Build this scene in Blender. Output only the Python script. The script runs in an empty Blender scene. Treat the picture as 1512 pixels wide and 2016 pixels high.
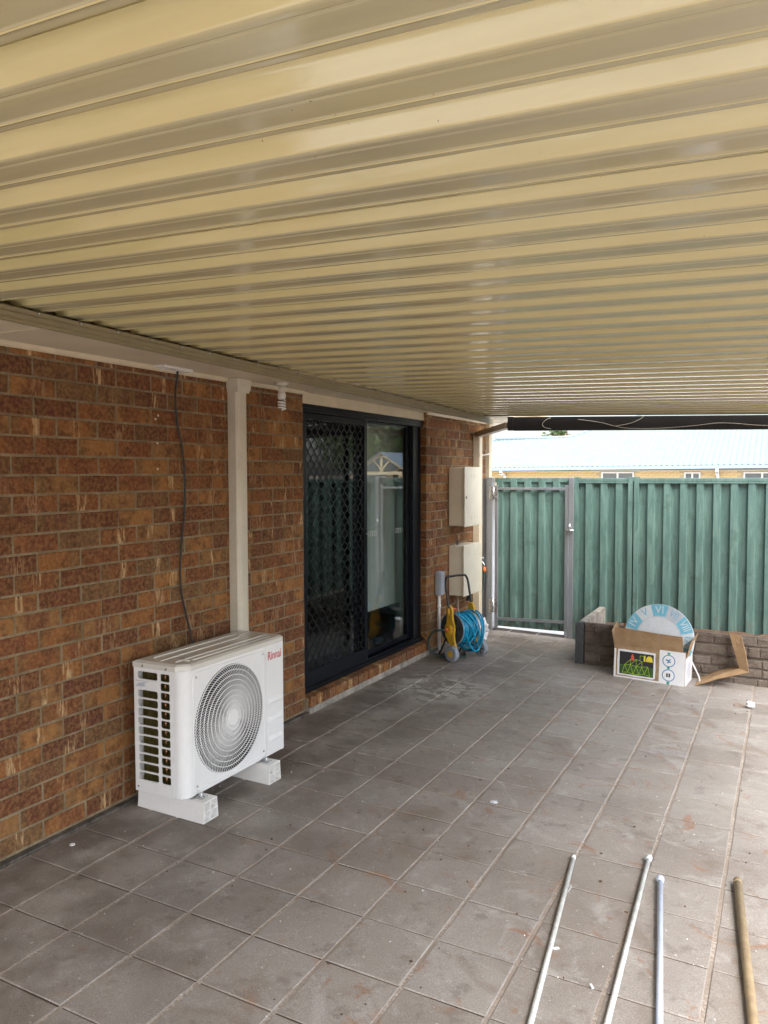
import bpy, bmesh, math, random
from mathutils import Vector, Matrix

S = bpy.context.scene
C = S.collection
RND = random.Random(7)
rad = math.radians

# ------------------------------------------------------------------ camera
cam = bpy.data.cameras.new('camera')
cam.sensor_fit = 'HORIZONTAL'
cam.sensor_width = 36.0
cam.lens = 36.0 * 1553.1 / 1512.0
cam.clip_start = 0.05
cam.clip_end = 3000
camo = bpy.data.objects.new('camera', cam)
C.objects.link(camo)
_r = (0.890425, 0.455120, -0.003006)
_d = (0.018980, -0.043732, -0.998863)
_f = (-0.454734, 0.889356, -0.047579)
camo.matrix_world = Matrix(((_r[0], -_d[0], -_f[0], 2.9453),
                            (_r[1], -_d[1], -_f[1], 0.0),
                            (_r[2], -_d[2], -_f[2], 1.6332),
                            (0, 0, 0, 1)))
S.camera = camo

# ------------------------------------------------------------------ world, sun, exposure
SUN_EL, SUN_AZ = rad(54), rad(132)          # azimuth measured clockwise from +Y
w = bpy.data.worlds.new('World')
S.world = w
w.use_nodes = True
nt = w.node_tree
nt.nodes.clear()
sky = nt.nodes.new('ShaderNodeTexSky')
sky.sky_type = 'NISHITA'
sky.sun_disc = False
sky.sun_elevation = SUN_EL
sky.sun_rotation = SUN_AZ
sky.air_density = 1.0
sky.dust_density = 4.0
hs = nt.nodes.new('ShaderNodeHueSaturation')
hs.inputs['Saturation'].default_value = 0.55      # thin white overcast
bg = nt.nodes.new('ShaderNodeBackground')
bg.inputs['Strength'].default_value = 0.15
ow = nt.nodes.new('ShaderNodeOutputWorld')
nt.links.new(sky.outputs[0], hs.inputs['Color'])
nt.links.new(hs.outputs[0], bg.inputs['Color'])
nt.links.new(bg.outputs[0], ow.inputs['Surface'])

sl = bpy.data.lights.new('sun', 'SUN')
sl.energy = 1.0
sl.angle = rad(50)
sl.color = (1.0, 0.985, 0.95)
so = bpy.data.objects.new('sun', sl)
C.objects.link(so)
sd = Vector((math.sin(SUN_AZ) * math.cos(SUN_EL), math.cos(SUN_AZ) * math.cos(SUN_EL), math.sin(SUN_EL)))
so.rotation_euler = sd.to_track_quat('Z', 'Y').to_euler()
so.location = (8, -4, 9)

S.view_settings.view_transform = 'Standard'
S.view_settings.look = 'None'
S.view_settings.gamma = 1.0
S.view_settings.use_curve_mapping = False
S.view_settings.exposure = 1.95
S.render.engine = 'CYCLES'
S.cycles.max_bounces = 7
S.cycles.diffuse_bounces = 4
S.cycles.glossy_bounces = 3
S.cycles.transmission_bounces = 8
S.cycles.use_denoising = True
S.cycles.use_adaptive_sampling = True
S.cycles.adaptive_threshold = 0.025
S.cycles.caustics_reflective = False
S.cycles.caustics_refractive = False
S.cycles.sample_clamp_indirect = 8.0

# ------------------------------------------------------------------ measured planes
GZ, GA, GB = -0.01232, -0.024397, -0.001628
def g(x, y):                                  # paving height
    return GZ + GA * x + GB * y
CA, CB, CC, CE = 2.282, -0.0289, -0.0146, 0.0063
def ceil_z(x, y):                             # underside of the patio roof pans
    return CA + CB * x + CC * y

# ------------------------------------------------------------------ materials
MATS = {}
class N:
    def __init__(s, name):
        m = bpy.data.materials.new(name)
        m.use_nodes = True
        s.m, s.t = m, m.node_tree
        s.t.nodes.clear()
        s.o = s.t.nodes.new('ShaderNodeOutputMaterial')
        s.b = s.t.nodes.new('ShaderNodeBsdfPrincipled')
        s.t.links.new(s.b.outputs[0], s.o.inputs['Surface'])
        MATS[name] = m
    def n(s, typ, **k):
        x = s.t.nodes.new('ShaderNode' + typ)
        for a, b in k.items():
            setattr(x, a, b)
        return x
    def l(s, a, b):
        s.t.links.new(a, b)
    def set(s, x, sock, v):
        if hasattr(v, 'is_output') or isinstance(v, bpy.types.NodeSocket):
            s.l(v, x.inputs[sock])
        else:
            x.inputs[sock].default_value = v
    def coord(s, kind='Object', scale=(1, 1, 1), off=None):
        if kind == 'World':
            v = s.n('NewGeometry').outputs['Position']
        else:
            v = s.n('TexCoord').outputs[kind]
        if off is not None:
            a = s.n('VectorMath', operation='ADD')
            s.l(v, a.inputs[0]); s.l(off, a.inputs[1]); v = a.outputs[0]
        if scale != (1, 1, 1):
            mp = s.n('VectorMath', operation='MULTIPLY')
            s.l(v, mp.inputs[0]); mp.inputs[1].default_value = scale; v = mp.outputs[0]
        return v
    def noise(s, v, scale, detail=3, rough=.55, dist=0.):
        x = s.n('TexNoise')
        s.l(v, x.inputs['Vector'])
        x.inputs['Scale'].default_value = scale
        x.inputs['Detail'].default_value = min(detail, 3)
        x.inputs['Roughness'].default_value = rough
        x.inputs['Distortion'].default_value = dist
        return x.outputs[0]
    def mr(s, v, a, b, c=0., d=1.):
        x = s.n('MapRange', interpolation_type='SMOOTHSTEP')
        s.set(x, 0, v)
        for i, q in enumerate((a, b, c, d)):
            s.set(x, i + 1, q)
        return x.outputs[0]
    def math(s, op, a, b=0.):
        x = s.n('Math', operation=op)
        s.set(x, 0, a); s.set(x, 1, b)
        return x.outputs[0]
    def mix(s, f, a, b, mode='MIX'):
        x = s.n('Mix', data_type='RGBA', blend_type=mode)
        s.set(x, 0, f)
        s.set(x, 6, a if not isinstance(a, tuple) else (*a, 1)[:4])
        s.set(x, 7, b if not isinstance(b, tuple) else (*b, 1)[:4])
        return x.outputs[2]
    def ramp(s, v, cols, mode='LINEAR'):
        x = s.n('ValToRGB')
        x.color_ramp.interpolation = mode
        e = x.color_ramp.elements
        while len(e) < len(cols):
            e.new(.5)
        for i, (p, c) in enumerate(cols):
            e[i].position = p
            e[i].color = (*c, 1)
        s.l(v, x.inputs[0])
        return x.outputs[0]
    def bump(s, h, strength=.3, dist=.01):
        x = s.n('Bump')
        x.inputs['Strength'].default_value = strength
        x.inputs['Distance'].default_value = dist
        s.l(h, x.inputs['Height'])
        s.l(x.outputs[0], s.b.inputs['Normal'])
    def fin(s, col=None, rough=None, metal=None, spec=None):
        for k, v in (('Base Color', col), ('Roughness', rough), ('Metallic', metal), ('Specular IOR Level', spec)):
            if v is None:
                continue
            if isinstance(v, tuple):
                v = (*v, 1)[:4]
            s.set(s.b, k, v)
        return s.m

def simple(name, col, rough=.5, metal=0., var=.18, scale=14, bump=0., bscale=80, spec=.5, kind='Object', rvar=.1, dark=None):
    k = N(name)
    v = k.coord(kind)
    n1 = k.noise(v, scale, 4)
    n2 = k.noise(v, scale * 5.3, 3)
    f = k.math('ADD', f, k.math('MULTIPLY', n2, .3)) if False else k.math('ADD', k.math('MULTIPLY', n1, .65), k.math('MULTIPLY', n2, .35))
    f = k.mr(f, .3, .7)
    lo = dark or tuple(c * (1 - var * 1.4) for c in col)
    hi = tuple(min(1, c * (1 + var * .6)) for c in col)
    r = k.mr(n2, .2, .8, max(.02, rough - rvar), min(1, rough + rvar))
    if bump:
        k.bump(k.noise(v, bscale, 4), bump, .004)
    return k.fin(k.mix(f, lo, hi), r, metal, spec)

def brick_mat(name, pal, soot=0.):
    k = N(name)
    oi = k.n('ObjectInfo')
    r = oi.outputs['Random']
    wn = k.n('TexWhiteNoise', noise_dimensions='1D')
    k.l(r, wn.inputs['W'])
    sp = k.n('SeparateColor')
    k.l(wn.outputs['Color'], sp.inputs[0])
    r1, r2, r3 = sp.outputs
    off = k.n('VectorMath', operation='SCALE')
    k.l(wn.outputs['Color'], off.inputs[0]); off.inputs['Scale'].default_value = 37.
    v = k.coord('Object', off=off.outputs[0])
    base = k.ramp(r, pal, 'CONSTANT')
    blot = k.noise(v, 14, 4, .6)
    base = k.mix(k.mr(blot, .44, .66), base, k.mix(.75, base, (.080, .030, .014)))
    # kiln marks: the middle of a brick is paler or darker than its ends
    co = k.coord('Object')
    sx = k.n('SeparateXYZ'); k.l(co, sx.inputs[0])
    y = sx.outputs[1]
    c = k.math('MULTIPLY', k.math('SUBTRACT', r1, .5), .07)
    dist = k.math('ABSOLUTE', k.math('SUBTRACT', y, c))
    wv = k.n('VectorMath', operation='MULTIPLY')
    k.l(v, wv.inputs[0]); wv.inputs[1].default_value = (1, 4.5, .8)
    streak = k.noise(wv.outputs[0], 16, 4, .6)
    band = k.mr(dist, k.math('ADD', k.math('MULTIPLY', r3, .05), .022), k.math('MULTIPLY', r3, .022))
    pale = k.math('MULTIPLY', k.math('MULTIPLY', band, k.mr(streak, .45, .62)), k.mr(r2, .52, .72))
    base = k.mix(k.math('MULTIPLY', pale, .9), base, (.58, .42, .23))
    drk = k.math('MULTIPLY', k.mr(dist, .075, .05), k.mr(r3, .58, .7))
    base = k.mix(k.math('MULTIPLY', drk, .55), base, (.12, .035, .02))
    ends = k.math('MULTIPLY', k.mr(dist, .07, .1), k.mr(r3, .45, .25))
    base = k.mix(k.math('MULTIPLY', ends, .5), base, (.12, .075, .035))
    fine = k.noise(v, 160, 3, .6)
    base = k.mix(k.mr(fine, .36, .30), base, (.03, .015, .01))
    base = k.mix(k.mr(k.noise(v, 55, 3), .35, .7, 0., .35), base, (.42, .235, .095))
    h = k.math('ADD', k.noise(v, 120, 4), k.math('MULTIPLY', k.noise(v, 24, 3), .8))
    k.bump(h, .8, .005)
    return k.fin(base, .85, 0., .3)

PAL = [(0., (.235, .096, .032)), (.15, (.122, .043, .021)), (.29, (.285, .132, .045)), (.42, (.175, .063, .025)), (.55, (.105, .040, .022)), (.66, (.235, .120, .047)), (.78, (.140, .078, .038)), (.9, (.205, .076, .029))]
brick_mat('brick', PAL)

def mortar():
    k = N('mortar')
    v = k.coord('World')
    n1 = k.noise(v, 9, 4); n2 = k.noise(v, 130, 3)
    c = k.mix(k.mr(n1, .3, .7), (.215, .172, .108), (.345, .282, .186))
    c = k.mix(k.mr(n2, .3, .75), k.mix(.5, c, (.12, .09, .06)), c)
    k.bump(n2, .5, .004)
    return k.fin(c, .95, 0., .2)
mortar()

def paver_mat():
    k = N('paver')
    oi = k.n('ObjectInfo')
    r = oi.outputs['Random']
    v = k.coord('World')
    sx = k.n('SeparateXYZ'); k.l(v, sx.inputs[0])
    X, Y = sx.outputs[0], sx.outputs[1]
    po = k.n('VectorMath', operation='SCALE'); wn = k.n('TexWhiteNoise', noise_dimensions='1D'); k.l(r, wn.inputs['W']); k.l(wn.outputs['Color'], po.inputs[0]); po.inputs['Scale'].default_value = 41.
    vp = k.n('VectorMath', operation='ADD'); k.l(v, vp.inputs[0]); k.l(po.outputs[0], vp.inputs[1]); vp = vp.outputs[0]
    c = k.ramp(r, [(0., (.362, .322, .284)), (.25, (.430, .393, .355)), (.5, (.380, .338, .298)), (.75, (.445, .410, .375)), (1., (.402, .360, .320))])
    big = k.noise(v, 1.5, 4, .6)
    c = k.mix(k.mr(big, .4, .7, 0., .5), c, (.260, .218, .186))
    mid = k.noise(vp, 6.5, 5, .65, .6)
    c = k.mix(k.mr(mid, .52, .72, 0., .6), c, (.46, .43, .40))
    c = k.mix(k.mr(k.noise(vp, 9.3, 5, .7), .56, .7, 0., .5), c, (.20, .168, .142))
    c = k.mix(k.mr(k.noise(v, 3.4, 3, .7, 1.4), .54, .68, 0., .55), c, (.54, .515, .485))
    c = k.mix(k.mr(k.noise(v, 2.3, 3, .7, .8), .55, .70, 0., .6), c, (.255, .195, .150))
    # old grime along the house wall, deepened to paint in light falloff
    grime_shade = k.math('MULTIPLY', k.mr(X, 1.7, .1), k.mr(k.noise(v, 3.1, 5, .65), .3, .62))
    c = k.mix(k.math('MULTIPLY', grime_shade, .68), c, (.105, .086, .070))
    # red soil trodden in
    soil = k.math('MULTIPLY', k.mr(k.noise(v, 4.3, 5, .7, 1.2), .585, .70), k.mr(X, .3, 1.9, .12, 1.))
    c = k.mix(k.math('MULTIPLY', soil, .7), c, (.38, .19, .10))
    # lime bloom in front of the door step
    dx = k.math('SUBTRACT', X, .55); dy = k.math('SUBTRACT', Y, 5.62)
    dd = k.math('ADD', k.math('MULTIPLY', k.math('MULTIPLY', dx, dx), 4.2), k.math('MULTIPLY', k.math('MULTIPLY', dy, dy), 4.6))
    bloom = k.math('MULTIPLY', k.mr(dd, 1.15, .1), k.mr(k.noise(v, 7.5, 6, .72, 1.), .45, .54))
    c = k.mix(k.math('MULTIPLY', bloom, .8), c, (.66, .63, .57))
    dx = k.math('SUBTRACT', X, 2.27); dy = k.math('SUBTRACT', Y, 5.04)
    dd = k.math('ADD', k.math('MULTIPLY', k.math('MULTIPLY', dx, dx), 20.), k.math('MULTIPLY', k.math('MULTIPLY', dy, dy), 110.))
    wv = k.n('VectorMath', operation='MULTIPLY'); k.l(v, wv.inputs[0]); wv.inputs[1].default_value = (1, 6, 1)
    scuff = k.math('MULTIPLY', k.mr(dd, 1., .2), k.mr(k.noise(wv.outputs[0], 6, 4), .45, .62))
    c = k.mix(k.math('MULTIPLY', scuff, .55), c, (.52, .52, .56))
    # pale scratches and specks
    wv2 = k.n('VectorMath', operation='MULTIPLY'); k.l(vp, wv2.inputs[0]); wv2.inputs[1].default_value = (.6, 3.2, 1)
    c = k.mix(k.mr(k.noise(wv2.outputs[0], 9, 6, .7, 1.5), .66, .72, 0., .5), c, (.42, .40, .37))
    fine = k.noise(v, 210, 3, .65)
    c = k.mix(k.mr(fine, .35, .75), k.mix(.42, c, (.05, .04, .035)), c)
    c = k.mix(k.mr(k.noise(v, 47, 2), .70, .76), c, (.50, .47, .43))
    k.bump(k.math('ADD', fine, k.math('MULTIPLY', k.noise(v, 35, 4), .9)), .4, .003)
    return k.fin(c, k.mr(mid, .3, .7, .42, .68), 0., .5)
paver_mat()

def joint_mat():
    k = N('joint_sand')
    v = k.coord('World')
    n1 = k.noise(v, 5, 4); n2 = k.noise(v, 90, 4)
    c = k.mix(k.mr(n1, .35, .65), (.30, .255, .215), (.47, .42, .37))
    c = k.mix(k.mr(n2, .40, .62), (.29, .24, .20), c)
    # cross joints hold dark soil, long joints pale sand
    sx = k.n('SeparateXYZ'); k.l(v, sx.inputs[0])
    fx = k.math('FRACT', k.math('DIVIDE', k.math('SUBTRACT', sx.outputs[0], .0379 - .15), .3))
    lng = k.mr(k.math('ABSOLUTE', k.math('SUBTRACT', fx, .5)), .035, .025)
    c = k.mix(lng, k.mix(k.mr(n1, .4, .6), (.085, .062, .046), (.15, .115, .09)), c)
    k.bump(n2, .4, .003)
    return k.fin(c, .95, 0., .2)
joint_mat()

def roof_mat(name, film_shade):
    k = N(name)
    v = k.coord('World')
    lv = k.n('VectorMath', operation='MULTIPLY'); k.l(v, lv.inputs[0]); lv.inputs[1].default_value = (.35, 4., 4.)
    n1 = k.noise(lv.outputs[0], 6, 4)
    c = k.mix(k.mr(n1, .3, .7), (.610, .535, .275), (.665, .59, .315))
    dirt = k.noise(v, 22, 5, .7)
    if film_shade:
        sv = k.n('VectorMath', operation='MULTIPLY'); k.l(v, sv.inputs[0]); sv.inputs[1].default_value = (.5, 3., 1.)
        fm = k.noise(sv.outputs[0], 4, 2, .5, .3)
        c = k.mix(k.mr(fm, .3, .7, .45, .72), c, (.40, .375, .275))  # grey film, mixed darker to paint the pans' shade against the ribs
    c = k.mix(k.mr(k.noise(v, 75, 2), .765, .80, 0., .8), c, (.10, .07, .04))
    c = k.mix(k.mr(dirt, .64, .80, 0., .25), c, (.42, .34, .22))
    k.b.inputs['Coat Weight'].default_value = .35
    k.b.inputs['Coat Roughness'].default_value = .09
    wob = k.noise(lv.outputs[0], 3.2, 3)
    k.bump(k.math('ADD', wob, k.math('MULTIPLY', k.noise(v, 9, 2), .08)), .07, .02)
    return k.fin(c, k.mr(n1, .3, .7, .08, .16), 0., .85)
roof_mat('cream_steel', False)
roof_mat('shade_filmed_steel', True)

def galv_mat(name, col, rough):
    k = N(name)
    v = k.coord('World')
    n = k.noise(v, 55, 2, .5, .3)
    c = k.mix(k.mr(n, .35, .65), tuple(x * .93 for x in col), col)
    return k.fin(c, k.mr(k.noise(v, 6, 2), .3, .7, rough - .04, rough + .08), .72, .5)
galv_mat('galvanised', (.40, .43, .465), .32)

def fence_mat():
    k = N('green_steel')
    v = k.coord('World')
    sv = k.n('VectorMath', operation='MULTIPLY'); k.l(v, sv.inputs[0]); sv.inputs[1].default_value = (7, 7, 1.1)
    st = k.noise(sv.outputs[0], 3, 5, .65, .6)
    c = k.mix(k.mr(st, .35, .68), (.084, .158, .140), (.134, .224, .199))
    pt = k.noise(v, 26, 5, .7, .8)
    c = k.mix(k.mr(pt, .56, .72, 0., .4), c, (.165, .235, .205))
    c = k.mix(k.mr(k.noise(v, 7, 4), .58, .7, 0., .6), c, (.070, .120, .102))
    gz_ = k.n('SeparateXYZ'); k.l(v, gz_.inputs[0])
    c = k.mix(k.math('MULTIPLY', k.mr(gz_.outputs[2], .45, .05), k.mr(k.noise(v, 11, 3, .7, 1.), .46, .70, 0., .7)), c, (.18, .16, .125))
    k.bump(k.noise(v, 7, 2), .06, .02)
    return k.fin(c, k.mr(pt, .3, .7, .35, .6), 0., .45)
fence_mat()

def cardboard():
    k = N('cardboard')
    v = k.coord('Object')
    sv = k.n('VectorMath', operation='MULTIPLY'); k.l(v, sv.inputs[0]); sv.inputs[1].default_value = (1, 1, 9)
    n1 = k.noise(v, 11, 4); n2 = k.noise(sv.outputs[0], 40, 3)
    c = k.mix(k.mr(n1, .3, .7), (.33, .215, .115), (.42, .285, .165))
    c = k.mix(k.mr(n2, .35, .7), k.mix(.2, c, (.15, .09, .05)), c)
    k.bump(n2, .25, .003)
    return k.fin(c, .85, 0., .25)
cardboard()

def stone_mat():
    k = N('sleeper_stone')
    r = k.n('ObjectInfo').outputs['Random']
    v = k.coord('World')
    c = k.ramp(r, [(0., (.13, .105, .085)), (.5, (.165, .135, .11)), (1., (.20, .17, .145))])
    c = k.mix(k.mr(k.noise(v, 8, 5, .65), .42, .7, 0., .75), c, (.085, .062, .048))
    c = k.mix(k.mr(k.noise(v, 60, 4), .55, .75), c, (.26, .225, .195))
    k.bump(k.math('ADD', k.noise(v, 30, 4), k.noise(v, 120, 3)), .7, .01)
    return k.fin(c, .9, 0., .25)
stone_mat()

def glass_mat():
    k = N('window_glass')
    k.t.nodes.remove(k.b)
    tr = k.n('BsdfTransparent'); tr.inputs[0].default_value = (.90, .94, .93, 1)
    gl_ = k.n('BsdfGlossy'); gl_.inputs['Roughness'].default_value = 0.
    lw = k.n('LayerWeight'); lw.inputs['Blend'].default_value = .5
    fr_ = k.math('ADD', k.math('MULTIPLY', k.math('POWER', lw.outputs['Facing'], 5.), .93), .07)
    mx = k.n('MixShader')
    k.l(fr_, mx.inputs[0]); k.l(tr.outputs[0], mx.inputs[1]); k.l(gl_.outputs[0], mx.inputs[2])
    k.l(mx.outputs[0], k.o.inputs['Surface'])
    return k.m
glass_mat()

simple('soffit_paint', (.66, .585, .44), .6, var=.07, scale=3)
simple('cream_paint', (.68, .60, .44), .45, var=.08, scale=6)
simple('channel_paint', (.27, .235, .145), .42, var=.10, scale=5)
simple('conduit_cream', (.62, .585, .495), .42, var=.06, scale=8)
simple('black_frame', (.006, .008, .012), .30, var=.05, scale=3, spec=.22, rvar=.0)
simple('grille_black', (.010, .011, .014), .34, var=.2, scale=20)
simple('white_plastic', (.78, .78, .77), .35, var=.03, scale=10)
simple('ac_white', (.80, .815, .825), .40, var=.025, scale=5, bump=.05, bscale=500)
simple('ac_top', (.66, .65, .61), .22, var=.015, scale=3, rvar=.03)
simple('ac_grille', (.78, .79, .80), .45, var=.03, scale=10)
simple('dark_void', (.008, .009, .015), .7, var=.3)
simple('coil_brass', (.17, .145, .045), .4, .6, var=.3, scale=60)
simple('fan_navy', (.020, .024, .045), .45, var=.1)
simple('copper', (.55, .26, .14), .3, .9, var=.2)
simple('red_print', (.55, .015, .03), .5, var=.02)
simple('steel_bright', (.62, .63, .64), .28, .95, var=.1)
simple('cable_black', (.010, .009, .009), .4, var=.2)
simple('tube_white', (.86, .87, .88), .25, var=.02)
simple('concrete', (.34, .31, .27), .9, var=.35, scale=12, bump=.5, bscale=60, kind='World')
simple('dark_concrete', (.12, .105, .09), .9, var=.5, scale=14, bump=.5, bscale=60, kind='World')
simple('meter_cream', (.70, .655, .54), .42, var=.05, scale=6)
simple('grey_plastic', (.36, .39, .44), .5, var=.08)
simple('pipe_brown', (.30, .235, .17), .5, var=.12)
simple('downpipe_cream', (.66, .585, .44), .45, var=.08, scale=5)
simple('beam_brown', (.012, .011, .012), .5, var=.35, scale=7)
simple('reel_yellow', (.64, .38, .03), .5, var=.2, scale=16)
simple('reel_dark', (.045, .050, .058), .5, var=.15)
simple('wheel_grey', (.26, .29, .34), .55, var=.1)
simple('hose_blue', (.012, .32, .55), .28, var=.15, scale=30)
simple('hose_green', (.025, .060, .055), .4, var=.2)
simple('orange_plastic', (.62, .13, .03), .4, var=.1)
simple('reel_black', (.012, .013, .015), .38, var=.2)
simple('paper_white', (.80, .81, .83), .7, var=.05)
simple('soil', (.13, .075, .045), .95, var=.4, scale=20, bump=.8, bscale=40, kind='World')
simple('yard_ground', (.22, .145, .095), .95, var=.35, scale=1.3, bump=.5, bscale=12, kind='World')
simple('pale_concrete', (.62, .61, .58), .9, var=.12, scale=2, kind='World')
simple('steel_post_dark', (.10, .105, .115), .45, .5, var=.3, scale=18)
simple('neighbour_roof', (.215, .27, .245), .45, var=.05, scale=2, kind='World')
simple('gutter_blue', (.26, .34, .42), .45, var=.05)
simple('neighbour_brick', (.66, .50, .26), .85, var=.15, scale=20)
simple('neighbour_mortar', (.46, .38, .26), .9, var=.1)
simple('far_glass', (.16, .18, .19), .15, var=.1)
simple('timber_cream', (.70, .56, .36), .6, var=.1, scale=10)
simple('pole_white', (.70, .725, .70), .35, var=.22, scale=18)
simple('pole_blue', (.56, .63, .78), .35, var=.06, scale=18)
simple('pole_tan', (.34, .255, .15), .55, var=.18, scale=22)
simple('cap_grey', (.62, .67, .72), .4, var=.05)
simple('room_grey', (.22, .22, .23), .8, var=.1, scale=2)
simple('curtain_grey', (.42, .43, .42), .85, var=.06, scale=12)
simple('sticker_frost', (.72, .78, .78), .6, var=.02)
simple('print_green', (.045, .115, .026), .5, var=.5, scale=22)
simple('print_lime', (.42, .62, .06), .5, var=.05)
simple('print_white', (.78, .79, .82), .5, var=.03)
simple('print_blue', (.05, .22, .48), .5, var=.05)
simple('print_teal', (.06, .34, .26), .5, var=.1)
simple('print_black', (.02, .02, .025), .5, var=.1)
simple('print_red', (.60, .10, .06), .5, var=.1)
simple('print_yellow', (.75, .62, .06), .5, var=.1)
simple('disc_blue', (.20, .56, .76), .45, var=.10, scale=30)
simple('disc_white', (.70, .76, .82), .45, var=.05, scale=30)
simple('disc_grey', (.55, .60, .68), .45, var=.08, scale=30)
simple('plant_bark', (.13, .09, .06), .9, var=.3, scale=20)
def leaf(name, a, b):
    k = N(name)
    f = k.mr(k.noise(k.coord('World'), 2.3, 4), .3, .7)
    k.b.inputs['Transmission Weight'].default_value = 0.
    return k.fin(k.mix(f, a, b), .6, 0., .3)
leaf('leaf_green', (.035, .065, .018), (.10, .15, .04))
leaf('leaf_pale', (.09, .13, .035), (.20, .24, .07))

# ------------------------------------------------------------------ mesh helpers
ORG = {}
class MB:
    def __init__(s):
        s.v, s.f, s.sm = [], [], []
    def add(s, vs, fs, smooth=False):
        o = len(s.v)
        s.v += [tuple(map(float, q)) for q in vs]
        s.f += [tuple(i + o for i in f) for f in fs]
        s.sm += [smooth] * len(fs)
        return s
    def box(s, x0, x1, y0, y1, z0, z1, bev=0.):
        if bev:
            b = min(bev, (x1 - x0) / 2.01, (y1 - y0) / 2.01, (z1 - z0) / 2.01)
            bm = bmesh.new()
            vs = [bm.verts.new(q) for q in ((x0, y0, z0), (x1, y0, z0), (x1, y1, z0), (x0, y1, z0), (x0, y0, z1), (x1, y0, z1), (x1, y1, z1), (x0, y1, z1))]
            for f in ((3, 2, 1, 0), (4, 5, 6, 7), (0, 1, 5, 4), (1, 2, 6, 5), (2, 3, 7, 6), (3, 0, 4, 7)):
                bm.faces.new([vs[i] for i in f])
            bmesh.ops.bevel(bm, geom=list(bm.edges), offset=b, segments=2, affect='EDGES', profile=.5)
            bm.verts.index_update()
            s.add([v.co for v in bm.verts], [[v.index for v in f.verts] for f in bm.faces])
            bm.free()
            return s
        return s.add([(x0, y0, z0), (x1, y0, z0), (x1, y1, z0), (x0, y1, z0), (x0, y0, z1), (x1, y0, z1), (x1, y1, z1), (x0, y1, z1)],
                     [(3, 2, 1, 0), (4, 5, 6, 7), (0, 1, 5, 4), (1, 2, 6, 5), (2, 3, 7, 6), (3, 0, 4, 7)])
    def hexa(s, p):                     # 8 corner points, bottom loop then top loop
        return s.add(p, [(3, 2, 1, 0), (4, 5, 6, 7), (0, 1, 5, 4), (1, 2, 6, 5), (2, 3, 7, 6), (3, 0, 4, 7)])
    def tube(s, pts, r, n=8, closed=False, caps=True):
        pts = [Vector(q) for q in pts]
        rs = r if isinstance(r, (list, tuple)) else [r] * len(pts)
        m = len(pts)
        up = None
        vs = []
        for i, q in enumerate(pts):
            a = pts[i - 1] if (i > 0 or closed) else q
            b = pts[(i + 1) % m] if (i < m - 1 or closed) else q
            t = (b - a).normalized()
            if up is None:
                up = Vector((0, 0, 1)) if abs(t.z) < .9 else Vector((1, 0, 0))
            u = t.cross(up)
            u = u.normalized() if u.length > 1e-6 else t.orthogonal().normalized()
            up = u.cross(t).normalized()
            for k in range(n):
                an = 2 * math.pi * k / n
                vs.append(q + (u * math.cos(an) + up * math.sin(an)) * rs[i])
        fs = []
        for i in range(m if closed else m - 1):
            j = (i + 1) % m
            for k in range(n):
                fs.append((i * n + k, i * n + (k + 1) % n, j * n + (k + 1) % n, j * n + k))
        s.add(vs, fs, True)
        if caps and not closed:
            o = len(s.v) - len(vs)
            s.f.append(tuple(o + k for k in range(n))[::-1]); s.sm.append(False)
            s.f.append(tuple(o + (m - 1) * n + k for k in range(n))); s.sm.append(False)
        return s
    def cyl(s, a, b, r, r2=None, n=20):
        return s.tube([a, b], [r, r if r2 is None else r2], n)
    def prism(s, poly, ax, a, b, smooth=False):   # poly of 2D points extruded along axis ax
        def P(q, t):
            return {0: (t, q[0], q[1]), 1: (q[0], t, q[1]), 2: (q[0], q[1], t)}[ax]
        n = len(poly)
        s.add([P(q, a) for q in poly] + [P(q, b) for q in poly],
              [tuple(range(n))[::-1], tuple(range(n, 2 * n))])
        o = len(s.v) - 2 * n
        for i in range(n):
            j = (i + 1) % n
            s.f.append((o + i, o + j, o + n + j, o + n + i)); s.sm.append(smooth)
        return s
    def strip(s, pa, pb, th):           # ribbon between two polylines, thickness th
        n = len(pa)
        pa = [Vector(q) for q in pa]; pb = [Vector(q) for q in pb]
        nr = []
        for i in range(n):
            a = pa[max(0, i - 1)]; b = pa[min(n - 1, i + 1)]
            q = (b - a).cross(pb[i] - pa[i])
            nr.append(q.normalized() * th)
        vs = []
        for i in range(n):
            vs += [pa[i], pb[i], pb[i] + nr[i], pa[i] + nr[i]]
        fs = [(0, 1, 2, 3)[::-1], tuple(4 * (n - 1) + k for k in range(4))]
        for i in range(n - 1):
            for k in range(4):
                fs.append((4 * i + k, 4 * i + (k + 1) % 4, 4 * i + 4 + (k + 1) % 4, 4 * i + 4 + k))
        return s.add(vs, fs)
    def build(s, name, mat, parent=None, loc=None, **props):
        o = Vector((0, 0, 0))
        root = parent
        while root is not None and root.parent is not None:
            root = root.parent
        if root is not None and root.name in ORG:
            o = ORG[root.name]
        if loc is not None and parent is None:
            o = Vector(loc)
        me = bpy.data.meshes.new(name)
        me.from_pydata([tuple(Vector(q) - o) for q in s.v], [], s.f)
        me.polygons.foreach_set('use_smooth', s.sm)
        me.materials.append(MATS[mat])
        me.update()
        ob = bpy.data.objects.new(name, me)
        C.objects.link(ob)
        if parent is not None:
            ob.parent = parent
        elif loc is not None:
            ob.location = loc
            ORG[ob.name] = Vector(loc)
        for a, b in props.items():
            ob[a] = b
        return ob

def thing(name, label, cat, loc=(0, 0, 0), rz=0., group=None, world=True):
    o = bpy.data.objects.new(name, None)
    o.empty_display_size = .1
    C.objects.link(o)
    o.location = loc
    o.rotation_euler = (0, 0, rz)
    o['label'] = label
    o['category'] = cat
    if group:
        o['group'] = group
    if world:
        ORG[o.name] = Vector(loc)
    return o

def tag(o, label, cat, group=None):
    o['label'] = label
    o['category'] = cat
    if group:
        o['group'] = group
    return o

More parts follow.
